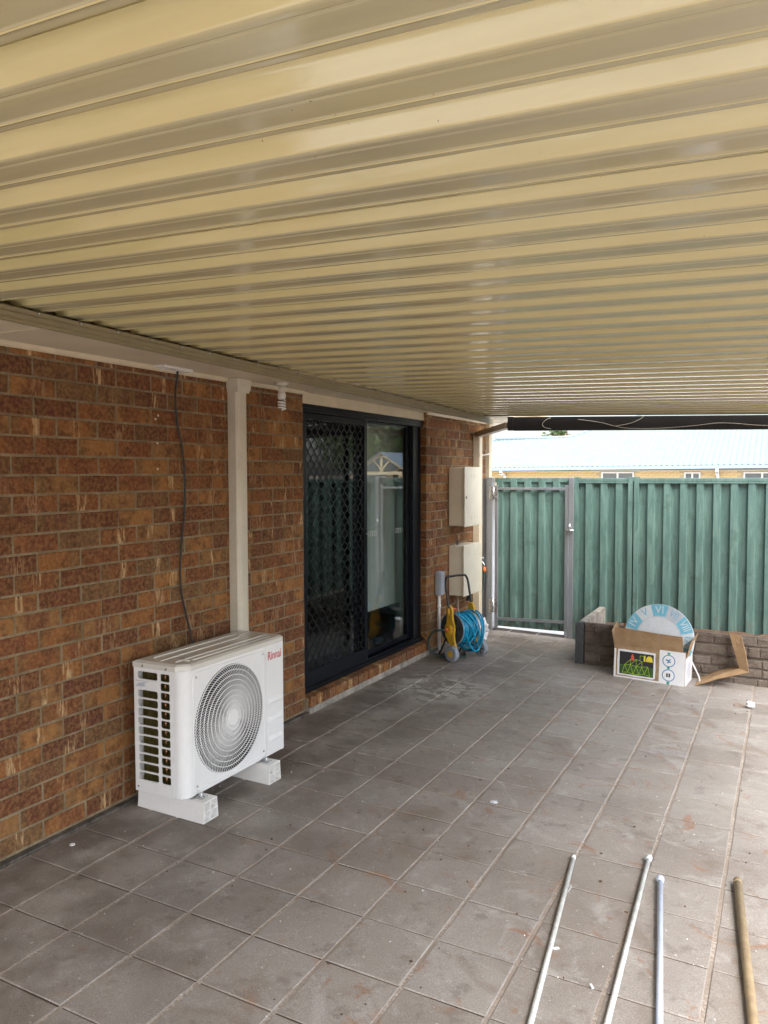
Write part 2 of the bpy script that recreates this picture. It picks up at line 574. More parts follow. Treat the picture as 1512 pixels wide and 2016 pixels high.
def link(name, me, parent, loc, rot=(0, 0, 0)):
    o = bpy.data.objects.new(name, me)
    C.objects.link(o)
    o.parent = parent
    o.location = loc
    o.rotation_euler = rot
    return o

def text_mesh(txt, size, mat, extrude=.0006, spacing=1.):
    cu = bpy.data.curves.new('lettering', 'FONT')
    cu.body = txt
    cu.size = size
    cu.extrude = extrude
    cu.align_x = 'CENTER'
    cu.align_y = 'CENTER'
    cu.space_character = spacing
    ob = bpy.data.objects.new('lettering_tmp', cu)
    C.objects.link(ob)
    dg = bpy.context.evaluated_depsgraph_get()
    me = bpy.data.meshes.new_from_object(ob.evaluated_get(dg))
    bpy.data.objects.remove(ob)
    me.materials.clear()
    me.materials.append(MATS[mat])
    return me

def smooth_pts(pts, k=6, closed=False):
    """Catmull-Rom through the given points."""
    P = [Vector(q) for q in pts]
    n = len(P)
    out = []
    for i in range(n if closed else n - 1):
        if closed:
            a, b, c, d = P[i - 1], P[i], P[(i + 1) % n], P[(i + 2) % n]
        else:
            a, b, c, d = P[max(0, i - 1)], P[i], P[i + 1], P[min(n - 1, i + 2)]
        for j in range(k):
            t = j / k
            out.append(.5 * ((2 * b) + (-a + c) * t + (2 * a - 5 * b + 4 * c - d) * t * t + (-a + 3 * b - 3 * c + d) * t ** 3))
    if not closed:
        out.append(P[-1])
    return out

# ================================================================== SETTING
# ground to the horizon (lower beyond the fence), pale path behind the gate
m = MB()
m.add([(-1500, -1500, -.62), (1500, -1500, -.62), (1500, 1500, -.62), (-1500, 1500, -.62)], [(0, 1, 2, 3)])
m.build('ground', 'yard_ground', kind='structure')
m = MB().box(-.3, 9.5, -6, 8.35, -.61, -.20)
m.build('yard', 'yard_ground', kind='structure')
m = MB().box(-.3, 9.4, -5.9, -1.6, -.199, -.115)  # unseen pale slab behind the camera, added to bounce light into the roof ribs
m.build('bounce_slab', 'pale_concrete', kind='structure')
m = MB().box(-14, 16, 8.36, 29.4, -.61, -.135)
m.build('path', 'pale_concrete', kind='structure')

# patio paving
PX0, PY0, PP = 0.0379, 1.978, 0.3
XA, XB, YA, YB = .036, 4.75, -1.5, 8.14
m = MB()
def gp(x, y, dz=0.):
    return (x, y, g(x, y) + dz)
m.hexa([gp(XA, YA, -.08), gp(XB, YA, -.08), gp(XB, YB, -.08), gp(XA, YB, -.08), gp(XA, YA, -.003), gp(XB, YA, -.003), gp(XB, YB, -.003), gp(XA, YB, -.003)])
paving = m.build('patio_paving', 'joint_sand', kind='structure')
def paver_mesh(wx, wy, seed):
    r = random.Random(seed)
    b = .0035
    def loop(ins, z, j):
        hx, hy = wx / 2 - ins, wy / 2 - ins
        pts = [(-hx, -hy), (0, -hy), (hx, -hy), (hx, 0), (hx, hy), (0, hy), (-hx, hy), (-hx, 0)]
        return [(x + r.uniform(-j, j), y + r.uniform(-j, j), z + r.uniform(-j, j) * .25) for x, y in pts]
    vs = loop(0, -.03, 0) + loop(0, -b, .0012) + loop(b, 0, .0012)
    fs = [tuple(range(16, 24))]
    for k in range(8):
        q = (k + 1) % 8
        fs.append((k, q, 8 + q, 8 + k)); fs.append((8 + k, 8 + q, 16 + q, 16 + k))
    me = bpy.data.meshes.new('paver')
    me.from_pydata(vs, [], fs)
    me.materials.append(MATS['paver'])
    return me
PM = [paver_mesh(.2880, .2954, i) for i in range(6)]
PN = {}
for j in range(-7, 21):
    for i in range(0, 12):
        cx, cy = PX0 + PP * (i + .5), PY0 + PP * (j + .5)
        if cy > 8.0:
            continue
        if not (0 <= i < 16):
            continue
        # keep what the photograph can show: drop pavers well behind or beside the view
        if cy < 1.0 and (cx < 0 or cx > 9):
            continue
        if cy < .6 or (cx > 3.4 and cy < 8):
            continue
        o = link('paver', PM[RND.randrange(6)], paving, (cx + RND.uniform(-.0015, .0015), cy + RND.uniform(-.001, .001), g(cx, cy) + RND.uniform(-.0008, .0008)),
                 (GB + rad(RND.uniform(-.14, .14)), -GA + rad(RND.uniform(-.14, .14)), rad(RND.uniform(-.15, .15))))
mm = MB()
for j in range(-12, 21):
    for i in range(0, 16):
        cx, cy = PX0 + PP * (i + .5), PY0 + PP * (j + .5)
        if cy > 8.0 or not (cy < .6 or cx > 3.4) or cx > 4.7:
            continue
        hx, hy = .1443, .1473
        mm.hexa([gp(cx + a, cy + b, dz) for dz in (-.03, 0) for a, b in ((-hx, -hy), (hx, -hy), (hx, hy), (-hx, hy))])
o = mm.build('outer_pavers', 'paver', paving)
o['kind'] = 'stuff'

# ------------------------------------------------------------------ house walls of single bricks
BZ, BL = .086, .24
def brick_mesh(L, H, D, seed):
    r = random.Random(seed)
    b = .0035
    def loop(ins, x, j):
        hy, hz = L / 2 - ins, H / 2 - ins
        pts = [(-hy, -hz), (0, -hz), (hy, -hz), (hy, 0), (hy, hz), (0, hz), (-hy, hz), (-hy, 0)]
        return [(x + r.uniform(-j, j) * .5, y + r.uniform(-j, j), z + r.uniform(-j, j)) for y, z in pts]
    vs = loop(0, -D, 0) + loop(0, -b, .0012) + loop(b, 0, .0014)
    fs = [tuple(range(16, 24))]
    for k in range(8):
        q = (k + 1) % 8
        fs.append((k, q, 8 + q, 8 + k)); fs.append((8 + k, 8 + q, 16 + q, 16 + k))
    me = bpy.data.meshes.new('brick')
    me.from_pydata(vs, [], fs)
    me.materials.append(MATS['brick'])
    return me
BC = {}
def get_brick(L, H=.076, D=.108):
    k = (round(L, 3), round(H, 3))
    if k not in BC:
        BC[k] = [brick_mesh(L, H, D, 11 * i + int(L * 1000)) for i in range(5 if L > .2 else 3)]
    return RND.choice(BC[k])
def lay(parent, y0, y1, z0, H, x=0.):
    o = Vector(ORG[parent.name])
    p = Vector((x + RND.uniform(-.0012, .0024), (y0 + y1) / 2, z0 + H / 2 + RND.uniform(-.0008, .0008))) - o
    link('brick', get_brick(y1 - y0, H), parent, p, (rad(RND.uniform(-.25, .25)), 0, rad(RND.uniform(-.4, .4))))

WT = 2.197
# near wall, left of the door
YS = 2.389 + .006
m = MB().box(-.24, -.0035, .3, 4.552, -.006, WT)
wall1 = m.build('brick_wall', 'mortar', loc=(0, 3.0, 0))
tag(wall1, 'orange-brown brick house wall behind the white air conditioner', 'wall')
for row in range(26):
    z0 = row * BZ + .005
    H = .076 if row < 25 else .036
    ph = 0. if row % 2 == 0 else .12
    for n in range(-3, 10):
        a = YS + ph + BL * n + .005
        b = min(a + .23, 4.5545)
        if b - a < .03 or b < 2.02 or a < 1.7:
            continue
        lay(wall1, a, b, z0, H)
# pier right of the door
Y0P, Y1P = 6.612, 8.205
m = MB().box(-.24, -.0035, Y0P + .004, Y1P - .004, -.02, WT)
wall2 = m.build('brick_wall', 'mortar', loc=(0, 7.4, 0))
tag(wall2, 'pinkish brick house wall with meter boxes between sliding door and gate', 'wall')
for row in range(0, 26):
    z0 = row * BZ + .005
    H = .076 if row < 25 else .036
    a = Y0P
    first = .11 if row % 2 == 0 else .23
    L = first
    while a < Y1P - .02:
        b = min(a + L, Y1P)
        if b - a > .02:
            lay(wall2, a, b, z0, H)
        a = b + .01
        L = .23
# slab edge under the walls
m = MB()
m.box(-.25, .033, .3, 4.56, -.2, -.0065, .004)
m.box(-.25, .030, 6.615, 8.2, -.2, -.021, .004)
o = m.build('slab_edge', 'dark_concrete', kind='structure')
m = MB().box(-.25, .0335, 4.562, 6.613, -.2, .018, .006)
o = m.build('step_footing', 'concrete', kind='structure')
# brick-on-edge door step
m = MB().box(-.16, .018, 4.56, 6.61, .0185, .084)
step = m.build('door_step', 'mortar', loc=(0, 5.6, 0))
tag(step, 'brick-on-edge step below the black sliding door', 'door step')
def sill_mesh(seed):
    r = random.Random(seed)
    j = lambda: r.uniform(-.0015, .0015)
    m2 = MB().box(-.15, .036, -.0375, .0375, .0, .074, .004)
    me = bpy.data.meshes.new('brick')
    me.from_pydata([(x + j(), y + j(), z + j() - .05 * (x > 0) * 0) for x, y, z in m2.v], [], m2.f)
    me.materials.append(MATS['brick'])
    return me
SM = [sill_mesh(s) for s in range(5)]
for i in range(24):
    yy = 4.604 + .0857 * i
    link('brick', RND.choice(SM), step, (RND.uniform(-.003, .003), yy - 5.6, .022 + RND.uniform(-.001, .001)), (0, rad(3.2), rad(RND.uniform(-.8, .8))))

# room behind the door so that the glass looks into a dark interior
m = MB()
m.box(-4.2, -.245, 3.4, 3.5, -.1, 2.5); m.box(-4.2, -.245, 7.9, 8.0, -.1, 2.5)
m.box(-4.3, -4.2, 3.4, 8.0, -.1, 2.5); m.box(-4.2, -.16, 3.5, 7.9, -.1, .06); m.box(-4.2, -.24, 3.5, 7.9, 2.4, 2.5)
m.build('room', 'room_grey', kind='structure')
blind = thing('vertical_blind', 'pale grey vertical blind hanging inside the glass door', 'blind', (-.26, 6.1, 2.2))
MB().box(-.32, -.25, 5.92, 6.92, 2.20, 2.24).build('rail', 'curtain_grey', blind)
for i in range(12):
    yy = 5.99 + .079 * i
    a = rad(14 + 6 * math.sin(i * 2.1))
    c_, s_ = math.cos(a) * .044, math.sin(a) * .044
    zb_ = .44 if i < 9 else .07
    MB().hexa([(-.282 - s_, yy - c_, zb_), (-.282 + s_, yy + c_, zb_), (-.285 + s_, yy + c_, zb_), (-.285 - s_, yy - c_, zb_), (-.282 - s_, yy - c_, 2.199), (-.282 + s_, yy + c_, 2.199), (-.285 + s_, yy + c_, 2.199), (-.285 - s_, yy - c_, 2.199)]).build('slat', 'curtain_grey', blind)

# ------------------------------------------------------------------ eave of the house
eave = thing('eave', 'cream eave lining along the top of the brick wall', 'eave', (0, 5, 2.2))
MB().box(-.26, .486, -.5, 8.93, 2.2005, 2.212).build('soffit', 'soffit_paint', eave)
m = MB()
for a, b in ((-.5, 4.555), (6.612, 8.3)):
    m.prism([(.0005, 2.1765), (.010, 2.1785), (.017, 2.186), (.019, 2.2), (.0005, 2.2)], 1, a, b)
m.build('trim', 'cream_paint', eave)
MB().box(-.055, -.022, 4.556, 6.611, 2.124, 2.2, .003).build('head_board', 'cream_paint', eave)
for yj in (2.13, 4.70, 6.62, 8.3):
    MB().box(-.02 if not 4.5 < yj < 6.6 else -.02, .465, yj - .014, yj + .014, 2.1955, 2.2004).build('joint_strip', 'soffit_paint', eave)
MB().box(.290, .305, -.5, 8.95, 2.2125, 2.39).build('fascia', 'cream_paint', eave)
MB().box(-.26, .486, 8.931, 8.955, 2.19, 2.38).build('end_board', 'cream_paint', eave)
MB().box(-5, .47, -.5, 8.95, 2.395, 2.42).build('roof_cover', 'dark_void', eave)

# ------------------------------------------------------------------ patio roof
proof = thing('patio_roof', 'cream ribbed steel patio roof seen from below', 'patio roof', (.5, 3, 2.2))
XR0, XR1 = .44, 3.62
PITCH = .1905
RIB, RH = .086, .044
prof = []
for k in range(4):
    o0 = k * PITCH
    prof += [(o0, 0), (o0 + .004, .002), (o0 + .026, RH - .003), (o0 + .031, RH), (o0 + RIB - .031, RH), (o0 + RIB - .026, RH - .003), (o0 + RIB - .004, .002), (o0 + RIB, 0),
             (o0 + RIB + .015, 0), (o0 + RIB + .019, .0025), (o0 + RIB + .023, 0),
             (o0 + RIB + .064, 0), (o0 + RIB + .068, -.0005), (o0 + RIB + .0725, .0045), (o0 + RIB + .077, 0)]
prof.append((4 * PITCH - .0045, 0.0))
prof.append((4 * PITCH + .012, 0.010))
def rounded(pl, r, n=3):
    out = [pl[0]]
    for a, b, c in zip(pl, pl[1:], pl[2:]):
        a, b, c = Vector(a), Vector(b), Vector(c)
        u, v = (a - b), (c - b)
        if u.normalized().dot(v.normalized()) < -.998:
            out.append(tuple(b)); continue
        q = min(r if b.y < .02 else .016, u.length * .42, v.length * .42)
        p0, p1 = b + u.normalized() * q, b + v.normalized() * q
        s0_ = b + u.normalized() * q * 1.25
        out.append(tuple(s0_))
        for t_ in range(n + 1):
            t_ /= n
            out.append(tuple((1 - t_) ** 2 * p0 + 2 * t_ * (1 - t_) * b + t_ ** 2 * p1))
        out.append(tuple(b + v.normalized() * q * 1.25))
    out.append(pl[-1])
    return out
flat = []
for k in range(4):
    o0 = k * PITCH
    flat += [(o0, 0), (o0 + .026, RH), (o0 + RIB - .026, RH), (o0 + RIB, 0),
             (o0 + RIB + .015, 0), (o0 + RIB + .019, .0025), (o0 + RIB + .023, 0),
             (o0 + .1605, 0), (o0 + .1635, -.0048), (o0 + .1700, -.0010), (o0 + .1740, 0)]
flat += [(4 * PITCH - .0025, 0.0), (4 * PITCH + .012, 0.010)]
prof = rounded(flat, .0055, 4)
XS = [XR0 + (XR1 - XR0) * i / 6 for i in range(7)]
def sheet(s0, s1=None):
    m = MB()
    n = len(prof)
    vs = []
    for x in XS:
        for a, h in prof:
            y = s0 + a + CE * x
            if s1 is not None:
                y = min(y, s1)
            vs.append((x, y, ceil_z(x, y) + h))
    fs = []
    for i in range(len(XS) - 1):
        for k in range(n - 1):
            fs.append((i * n + k, i * n + k + 1, (i + 1) * n + k + 1, (i + 1) * n + k))
    m.add(vs, fs, True)
    return m
Y00 = .8949 + 3 * PITCH + .026
k = -3
while Y00 + .762 * k < 6.85:
    s0 = Y00 + .762 * k
    ob = sheet(s0, 6.905 if s0 + .762 > 6.9 else None).build('roof_sheet', 'cream_steel', proof)
    ob.data.materials.append(MATS['shade_filmed_steel'])          # flat pans: streaky grey film plus shade painted into the colour
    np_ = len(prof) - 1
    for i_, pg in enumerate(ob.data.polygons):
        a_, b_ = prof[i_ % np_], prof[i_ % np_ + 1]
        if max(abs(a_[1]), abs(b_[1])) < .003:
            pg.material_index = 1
    k += 1
# top skin keeps daylight out of the laps
MB().hexa([(x, y, ceil_z(x, y) + dz) for dz in (.045, .055) for x, y in ((.30, -.8), (XR1, -.8), (XR1, 6.90), (.30, 6.90))]).build('roof_skin', 'cream_steel', proof)
# wall channel
def chan_b(y):
    return 2.1763 - .0155 * (y - 1.858)
m = MB()
cp = [(.502, .0), (.502, .012), (.4995, .0135), (.4995, .0165), (.502, .018), (.502, .033), (.4985, .0345), (.4985, .0375), (.502, .039), (.502, .0535), (.496, .056), (.489, .056), (.489, 0)]
ys = [-1.5, 2, 4, 6, 7.02]
vs = [(x, y, chan_b(y) + z) for y in ys for x, z in cp]
n = len(cp)
m.add(vs, [(i * n + a, i * n + (a + 1) % n, (i + 1) * n + (a + 1) % n, (i + 1) * n + a) for i in range(len(ys) - 1) for a in range(n)] + [tuple(range(n)), tuple(range(4 * n, 5 * n))])
m.build('wall_channel', 'channel_paint', proof)
m = MB()
for i in range(27):
    y = Y00 - .762 * 3 + .112 + PITCH * i + .03
    if y > 6.8:
        break
    m.cyl((.503, y, chan_b(y) + .0465), (.5085, y, chan_b(y) + .0465), .0045, n=8)
m.build('rivets', 'steel_bright', proof)
# end beam
def bz(x, t):
    return (2.156 - .0263 * (x - .712)) if t else (2.027 - .0220 * (x - .712))
m = MB().hexa([(.712, 6.955, bz(.712, 0)), (3.62, 6.955, bz(3.62, 0)), (3.62, 7.005, bz(3.62, 0)), (.712, 7.005, bz(.712, 0)),
               (.712, 6.955, bz(.712, 1) - .005), (3.62, 6.955, bz(3.62, 1) - .008), (3.62, 7.005, bz(3.62, 1) - .008), (.712, 7.005, bz(.712, 1) - .005)])
m.build('end_beam', 'beam_brown', proof)
MB().hexa([(.66, 6.950, 2.03), (.711, 6.950, 2.03), (.711, 7.0, 2.03), (.66, 7.0, 2.03), (.66, 6.950, 2.155), (.711, 6.950, 2.155), (.711, 7.0, 2.155), (.66, 7.0, 2.155)]).build('beam_bracket', 'beam_brown', proof)
# outer gutter beam and posts (right of the picture)
GXo = XR1 + .002
MB().hexa([(x, y, ceil_z(XR1, y) + dz) for dz in (-.12, .05) for x, y in ((GXo, -.85), (GXo + .1, -.85), (GXo + .1, 7.0), (GXo, 7.0))]).build('gutter', 'cream_paint', proof)
for y in (6.9, 3.2, -.6):
    MB().box(GXo + .005, GXo + .095, y - .045, y + .045, g(3.7, y), ceil_z(XR1, y) - .121).build('post', 'beam_brown', proof)
# loose wires clipped to the beam
m = MB()
def bw(x, t, dy=-.004):
    return (x, 6.955 + dy, bz(x, 0) * (1 - t) + (bz(x, 1) - .006) * t)
m.tube(smooth_pts([bw(1.06, .92), bw(1.02, .8), bw(.985, .5), bw(1.0, .25), bw(1.06, .12)], 6), .0022, 6)
m.tube(smooth_pts([bw(1.30, .80), bw(1.5, .55), bw(1.62, .28), bw(1.75, .12), bw(2.0, .12), bw(2.25, .28), bw(2.42, .45), bw(2.56, .42), bw(2.7, .3), bw(2.8, .26)], 6), .0022, 6)
m.tube(smooth_pts([bw(1.62, .28), bw(1.75, .5), bw(1.84, .85), bw(1.85, 1.0)], 6), .0022, 6)
o = m.build('loose_wire', 'conduit_cream'); tag(o, 'thin pale wire looping along the dark end beam', 'wire')

# ------------------------------------------------------------------ sliding door
door = thing('sliding_door', 'black framed sliding door with diamond security screen and glass pane', 'door', (-.08, 5.58, .1))
DT, DB = 2.123, .098
m = MB()
m.box(-.15, -.03, 4.557, 6.61, 2.066, DT, .003)
m.box(-.15, -.03, 4.557, 4.60, DB, 2.066, .003)
m.box(-.15, -.055, 6.45, 6.61, DB, 2.066, .003)
m.box(-.15, -.028, 4.557, 6.61, DB, .128, .003)
m.box(-.060, -.046, 4.6, 6.61, .1285, .145, .002)
m.box(-.034, -.024, 4.57, 6.6, 2.080, 2.085); m.box(-.034, -.024, 4.57, 6.6, 2.096, 2.100)
m.build('frame', 'black_frame', door)
# security screen leaf
sc = MB()
SX0, SX1, SY0, SY1, SZ0, SZ1 = -.068, -.040, 4.605, 5.548, .147, 2.064
sc.box(SX0, SX1, SY0, SY0 + .05, SZ0, SZ1, .003); sc.box(SX0, SX1, SY1 - .048, SY1, SZ0, SZ1, .003)
sc.box(SX0, SX1, SY0 + .05, SY1 - .048, SZ0, SZ0 + .09, .003); sc.box(SX0, SX1, SY0 + .05, SY1 - .048, SZ1 - .045, SZ1, .003)
leafo = sc.build('security_screen', 'black_frame', door)
gm = MB()
DW, DH = .0838, .0945
a0, a1, b0, b1 = SY0 + .05, SY1 - .048, SZ0 + .09, SZ1 - .045
xg = -.052
def strand(p, q, wd=.0065, th=.004):
    p = Vector((xg, *p)); q = Vector((xg, *q))
    d = (q - p).normalized()
    nrm = Vector((0, -d.z, d.y)) * wd / 2
    e = Vector((th / 2, 0, 0))
    gm.hexa([p - nrm - e, p + nrm - e, q + nrm - e, q - nrm - e, p - nrm + e, p + nrm + e, q + nrm + e, q - nrm + e])
ny, nz = int((a1 - a0) / DW * 2) + 3, int((b1 - b0) / DH * 2) + 3
def clipseg(p, q):
    t0, t1 = 0., 1.
    d = (q[0] - p[0], q[1] - p[1])
    for c, lo, hi, dd in ((p[0], a0, a1, d[0]), (p[1], b0, b1, d[1])):
        if abs(dd) < 1e-9:
            if c < lo or c > hi: return None
        else:
            u, v = (lo - c) / dd, (hi - c) / dd
            if u > v: u, v = v, u
            t0, t1 = max(t0, u), min(t1, v)
    if t1 - t0 < .02: return None
    return ((p[0] + d[0] * t0, p[1] + d[1] * t0), (p[0] + d[0] * t1, p[1] + d[1] * t1))
for i in range(-1, ny):
    for j in range(-1, nz):
        if (i + j) % 2:
            continue
        c = (a0 + i * DW / 2, b0 + j * DH / 2)
        for sy in (-1, 1):
            # slightly bowed strand of pressed metal, with a flat bridge at the crossing
            p = (c[0] + sy * .004, c[1] + .010)
            q = (c[0] + sy * (DW / 2 - .004), c[1] + DH / 2 - .010)
            for s_ in ((c, p), (p, q), (q, (c[0] + sy * DW / 2, c[1] + DH / 2))):
                cl = clipseg(*s_)
                if cl:
                    strand(*cl)
gm.build('diamond_grille', 'grille_black', leafo)
MB().box(-.040, -.034, SY1 - .036, SY1 - .014, 1.0, 1.2, .002).build('lock_plate', 'black_frame', leafo)
MB().cyl((-.034, SY1 - .025, 1.16), (-.029, SY1 - .025, 1.16), .007, n=12).build('lock_barrel', 'steel_bright', leafo)
# glass leaf on the right, fixed leaf behind the screen
def glass_leaf(y0, y1, x0, x1, lft, rgt):
    m = MB()
    m.box(x0, x1, y0, y0 + lft, .147, 2.064, .003); m.box(x0, x1, y1 - rgt, y1, .147, 2.064, .003)
    m.box(x0, x1, y0 + lft, y1 - rgt, .147, .185, .003); m.box(x0, x1, y0 + lft, y1 - rgt, 2.048, 2.064, .003)
    f = m.build('glazed_leaf', 'black_frame', door)
    xc = (x0 + x1) / 2
    MB().box(xc - .003, xc + .003, y0 + lft - .005, y1 - rgt + .005, .18, 2.053).build('pane', 'window_glass', f)
    return f, xc
gl, gx = glass_leaf(5.552, 6.449, -.125, -.097, .055, .045)
glass_leaf(4.605, 5.549, -.146, -.128, .05, .05)
# frosted four-link stickers on the pane
def links(y, z, sc_):
    m = MB()
    for i in range(4):
        cy = y + (i - 1.5) * .034 * sc_
        pts = []
        for a in range(20):
            an = 2 * math.pi * a / 20
            ex, ez = .0215 * sc_, .019 * sc_
            pts.append((gx + .0042, cy + ex * math.copysign(abs(math.cos(an)) ** .7, math.cos(an)), z + ez * math.copysign(abs(math.sin(an)) ** .7, math.sin(an))))
        m.tube(pts, .0013, 4, closed=True)
    m.build('sticker', 'sticker_frost', gl, label='frosted sticker of four linked rings on the glass')
links(5.760, 1.145, 1.0)
links(6.255, 1.140, 1.0)

# ------------------------------------------------------------------ fittings on the wall
# pipe cover of the air conditioner
duct = thing('pipe_cover', 'cream plastic pipe cover rising from air conditioner to eave', 'pipe cover', (.03, 3.79, .3))
m = MB()
y0, y1 = 3.742, 3.842
m.prism([(.002, y0), (.055, y0 + .002), (.066, y0 + .012), (.070, y0 + .03), (.070, y1 - .022), (.064, y1 - .006), (.055, y1), (.002, y1)], 2, .12, 2.126)
m.build('duct', 'conduit_cream', duct)
MB().box(.0015, .057, y0 - .004, y0 - .0005, .12, 2.126).build('seam', 'conduit_cream', duct)
m = MB()
def ringp(e, z):
    return [(.001, y0 - e, z), (.072 + e, y0 - e, z), (.072 + e, y1 + e, z), (.001, y1 + e, z)]
m.add(ringp(.006, 2.118) + ringp(.014, 2.15) + ringp(.014, 2.197), [(3, 2, 1, 0), (8, 9, 10, 11)] + [(i * 4 + a, i * 4 + (a + 1) % 4, i * 4 + 4 + (a + 1) % 4, i * 4 + 4 + a) for i in (0, 1) for a in range(4)])
m.build('end_cap', 'conduit_cream', duct)
# power point on the eave
sock = thing('power_point', 'white double power point fixed under the eave', 'power point', (.06, 3.22, 2.197))
MB().box(.012, .092, 3.115, 3.235, 2.187, 2.2, .003).build('plate', 'white_plastic', sock)
for yy in (3.145, 3.185):
    MB().box(.03, .05, yy, yy + .012, 2.183, 2.1868, .001).build('switch', 'white_plastic', sock)
MB().box(.022, .084, 3.236, 3.345, 2.184, 2.2, .003).build('adaptor', 'white_plastic', sock)
pts = smooth_pts([(.05, 3.262, 2.19), (.045, 3.262, 2.16), (.03, 3.262, 2.05), (.022, 3.285, 1.90), (.02, 3.325, 1.76), (.018, 3.34, 1.60), (.018, 3.332, 1.42), (.018, 3.305, 1.25), (.018, 3.292, 1.10), (.020, 3.300, .98), (.024, 3.33, .86), (.04, 3.345, .76), (.06, 3.345, .66)], 6)
o = MB().tube(pts, .0055, 8).build('power_cable', 'cable_black'); tag(o, 'black power cable hanging from eave down to air conditioner', 'cable')
# spiral lamp
lamp = thing('lamp', 'white spiral energy saving lamp hanging under the eave', 'lamp', (.165, 4.06, 2.1995))
m = MB()
lx, ly = .165, 4.06
m.tube([(lx, ly, 2.1995), (lx, ly, 2.192)], [.046, .046], 24); m.tube([(lx, ly, 2.192), (lx, ly, 2.180)], [.045, .026], 24); m.tube([(lx, ly, 2.180), (lx, ly, 2.135)], [.024, .022], 24)
m.build('holder', 'conduit_cream', lamp)
m = MB().tube([(lx, ly, 2.135), (lx, ly, 2.13), (lx, ly, 2.105), (lx, ly, 2.095)], [.018, .025, .025, .020], 20)
m.build('base', 'white_plastic', lamp)
pts = []
for i in range(97):
    t = i / 96
    an = t * 2 * math.pi * 3.2
    pts.append((lx + .021 * math.cos(an), ly + .021 * math.sin(an), 2.090 - .052 * t))
pts.append((lx, ly, 2.032))
MB().tube(pts, .0055, 8).build('spiral_tube', 'tube_white', lamp)
# old screw plugs in the wall
for yy, zz, lb in ((3.16, 1.945, 'right one of the two topmost wall plugs left of the cable'), (3.140, 1.925, 'left one of the two topmost wall plugs left of the cable'), (3.15, 1.80, 'third wall plug from the top left of the black cable'), (3.15, 1.665, 'lowest of the pale wall plugs left of the black cable')):
    m = MB().cyl((.0005, yy, zz), (.004, yy, zz), .006, n=10)
    o = m.build('wall_plug', 'conduit_cream'); tag(o, lb, 'wall plug', 'wall plugs beside the cable')

# meter boxes
b1 = thing('meter_box', 'upper cream steel electricity meter box on the brick wall', 'meter box', (.0, 7.33, 1.1))
m = MB(); m.box(.002, .165, 7.135, 7.575, 1.128, 1.700, .012); m.build('body', 'meter_cream', b1)
f = MB().box(.1655, .181, 7.120, 7.580, 1.122, 1.704, .005).build('door', 'meter_cream', b1)
MB().box(.1812, .184, 7.148, 7.168, 1.395, 1.420, .001).build('lock', 'black_frame', f)
for zz in (1.60, 1.19):
    for i in range(3):
        MB().box(.1812, .1835, 7.30 + i * .075, 7.315 + i * .075, zz, zz + .035, .001).build('vent', 'meter_cream', f)
b2 = thing('meter_box', 'lower cream steel gas meter box behind the hose reel', 'meter box', (.0, 7.35, .44))
m = MB(); m.box(.002, .150, 7.150, 7.600, .445, .935, .006); m.build('body', 'meter_cream', b2)
f = MB().box(.1505, .168, 7.135, 7.610, .440, .943, .005).build('door', 'meter_cream', b2)
for yy in (7.24, 7.42):
    for i in range(3):
        MB().box(.1682, .171, yy, yy + .085, .835 + i * .022, .845 + i * .022, .001).build('louvre', 'meter_cream', f)
m = MB(); m.cyl((.05, 7.24, .935), (.05, 7.24, .975), .006, n=10); m.cyl((.05, 7.275, .935), (.05, 7.275, .985), .006, n=10); m.build('bolts', 'reel_dark', b2)
m = MB(); m.cyl((.06, 7.24, .444), (.06, 7.24, g(0, 7.2) - .02), .012, n=12); m.build('gas_pipe', 'pipe_brown', b2)
m = MB(); m.cyl((.07, 7.53, .444), (.07, 7.53, .36), .028, n=16); m.cyl((.07, 7.53, .36), (.07, 7.53, .345), .036, n=16); m.build('regulator', 'reel_dark', b2)
# telephone box on conduit
tb = thing('junction_box', 'small grey plastic junction box on white conduit', 'junction box', (.0, 6.85, .1))
MB().box(.001, .055, 6.80, 6.90, .49, .715, .012).build('housing', 'grey_plastic', tb)
MB().box(.0555, .064, 6.803, 6.897, .493, .712, .006).build('cover', 'grey_plastic', tb)
m = MB(); m.cyl((.028, 6.845, .489), (.028, 6.845, g(0, 6.8) - .01), .0145, n=14); m.cyl((.028, 6.845, .40), (.028, 6.845, .37), .018, n=14); m.build('conduit', 'white_plastic', tb)
# downpipe with horizontal arm
dp = thing('downpipe', 'cream downpipe on the wall end with brown arm towards the patio beam', 'downpipe', (.04, 7.87, 0))
MB().box(.002, .076, 7.81, 7.90, -.06, 2.04, .006).build('pipe', 'downpipe_cream', dp)
a, b = Vector((.04, 7.845, 2.045)), Vector((.655, 6.985, 2.078))
d = (b - a).normalized(); sdv = Vector((-d.y, d.x, 0)).normalized() * .033; upv = Vector((0, 0, .026))
MB().hexa([a - sdv - upv, b - sdv - upv, b + sdv - upv, a + sdv - upv, a - sdv + upv, b - sdv + upv, b + sdv + upv, a + sdv + upv]).build('arm', 'pipe_brown', dp)
MB().box(.0005, .080, 7.806, 7.904, 1.82, 1.845, .002).build('strap', 'downpipe_cream', dp)
m = MB().tube([(.08, 7.90, 1.83), (.16, 8.05, 1.86), (.26, 8.22, 1.90)], .009, 6)
o = m.build('bracket_arm', 'white_plastic', dp)
cpst = MB().box(-.035, .040, 8.215, 8.295, -.3, 2.198, .004).build('corner_post', 'cream_paint'); tag(cpst, 'cream post at the end corner of the brick wall', 'post')

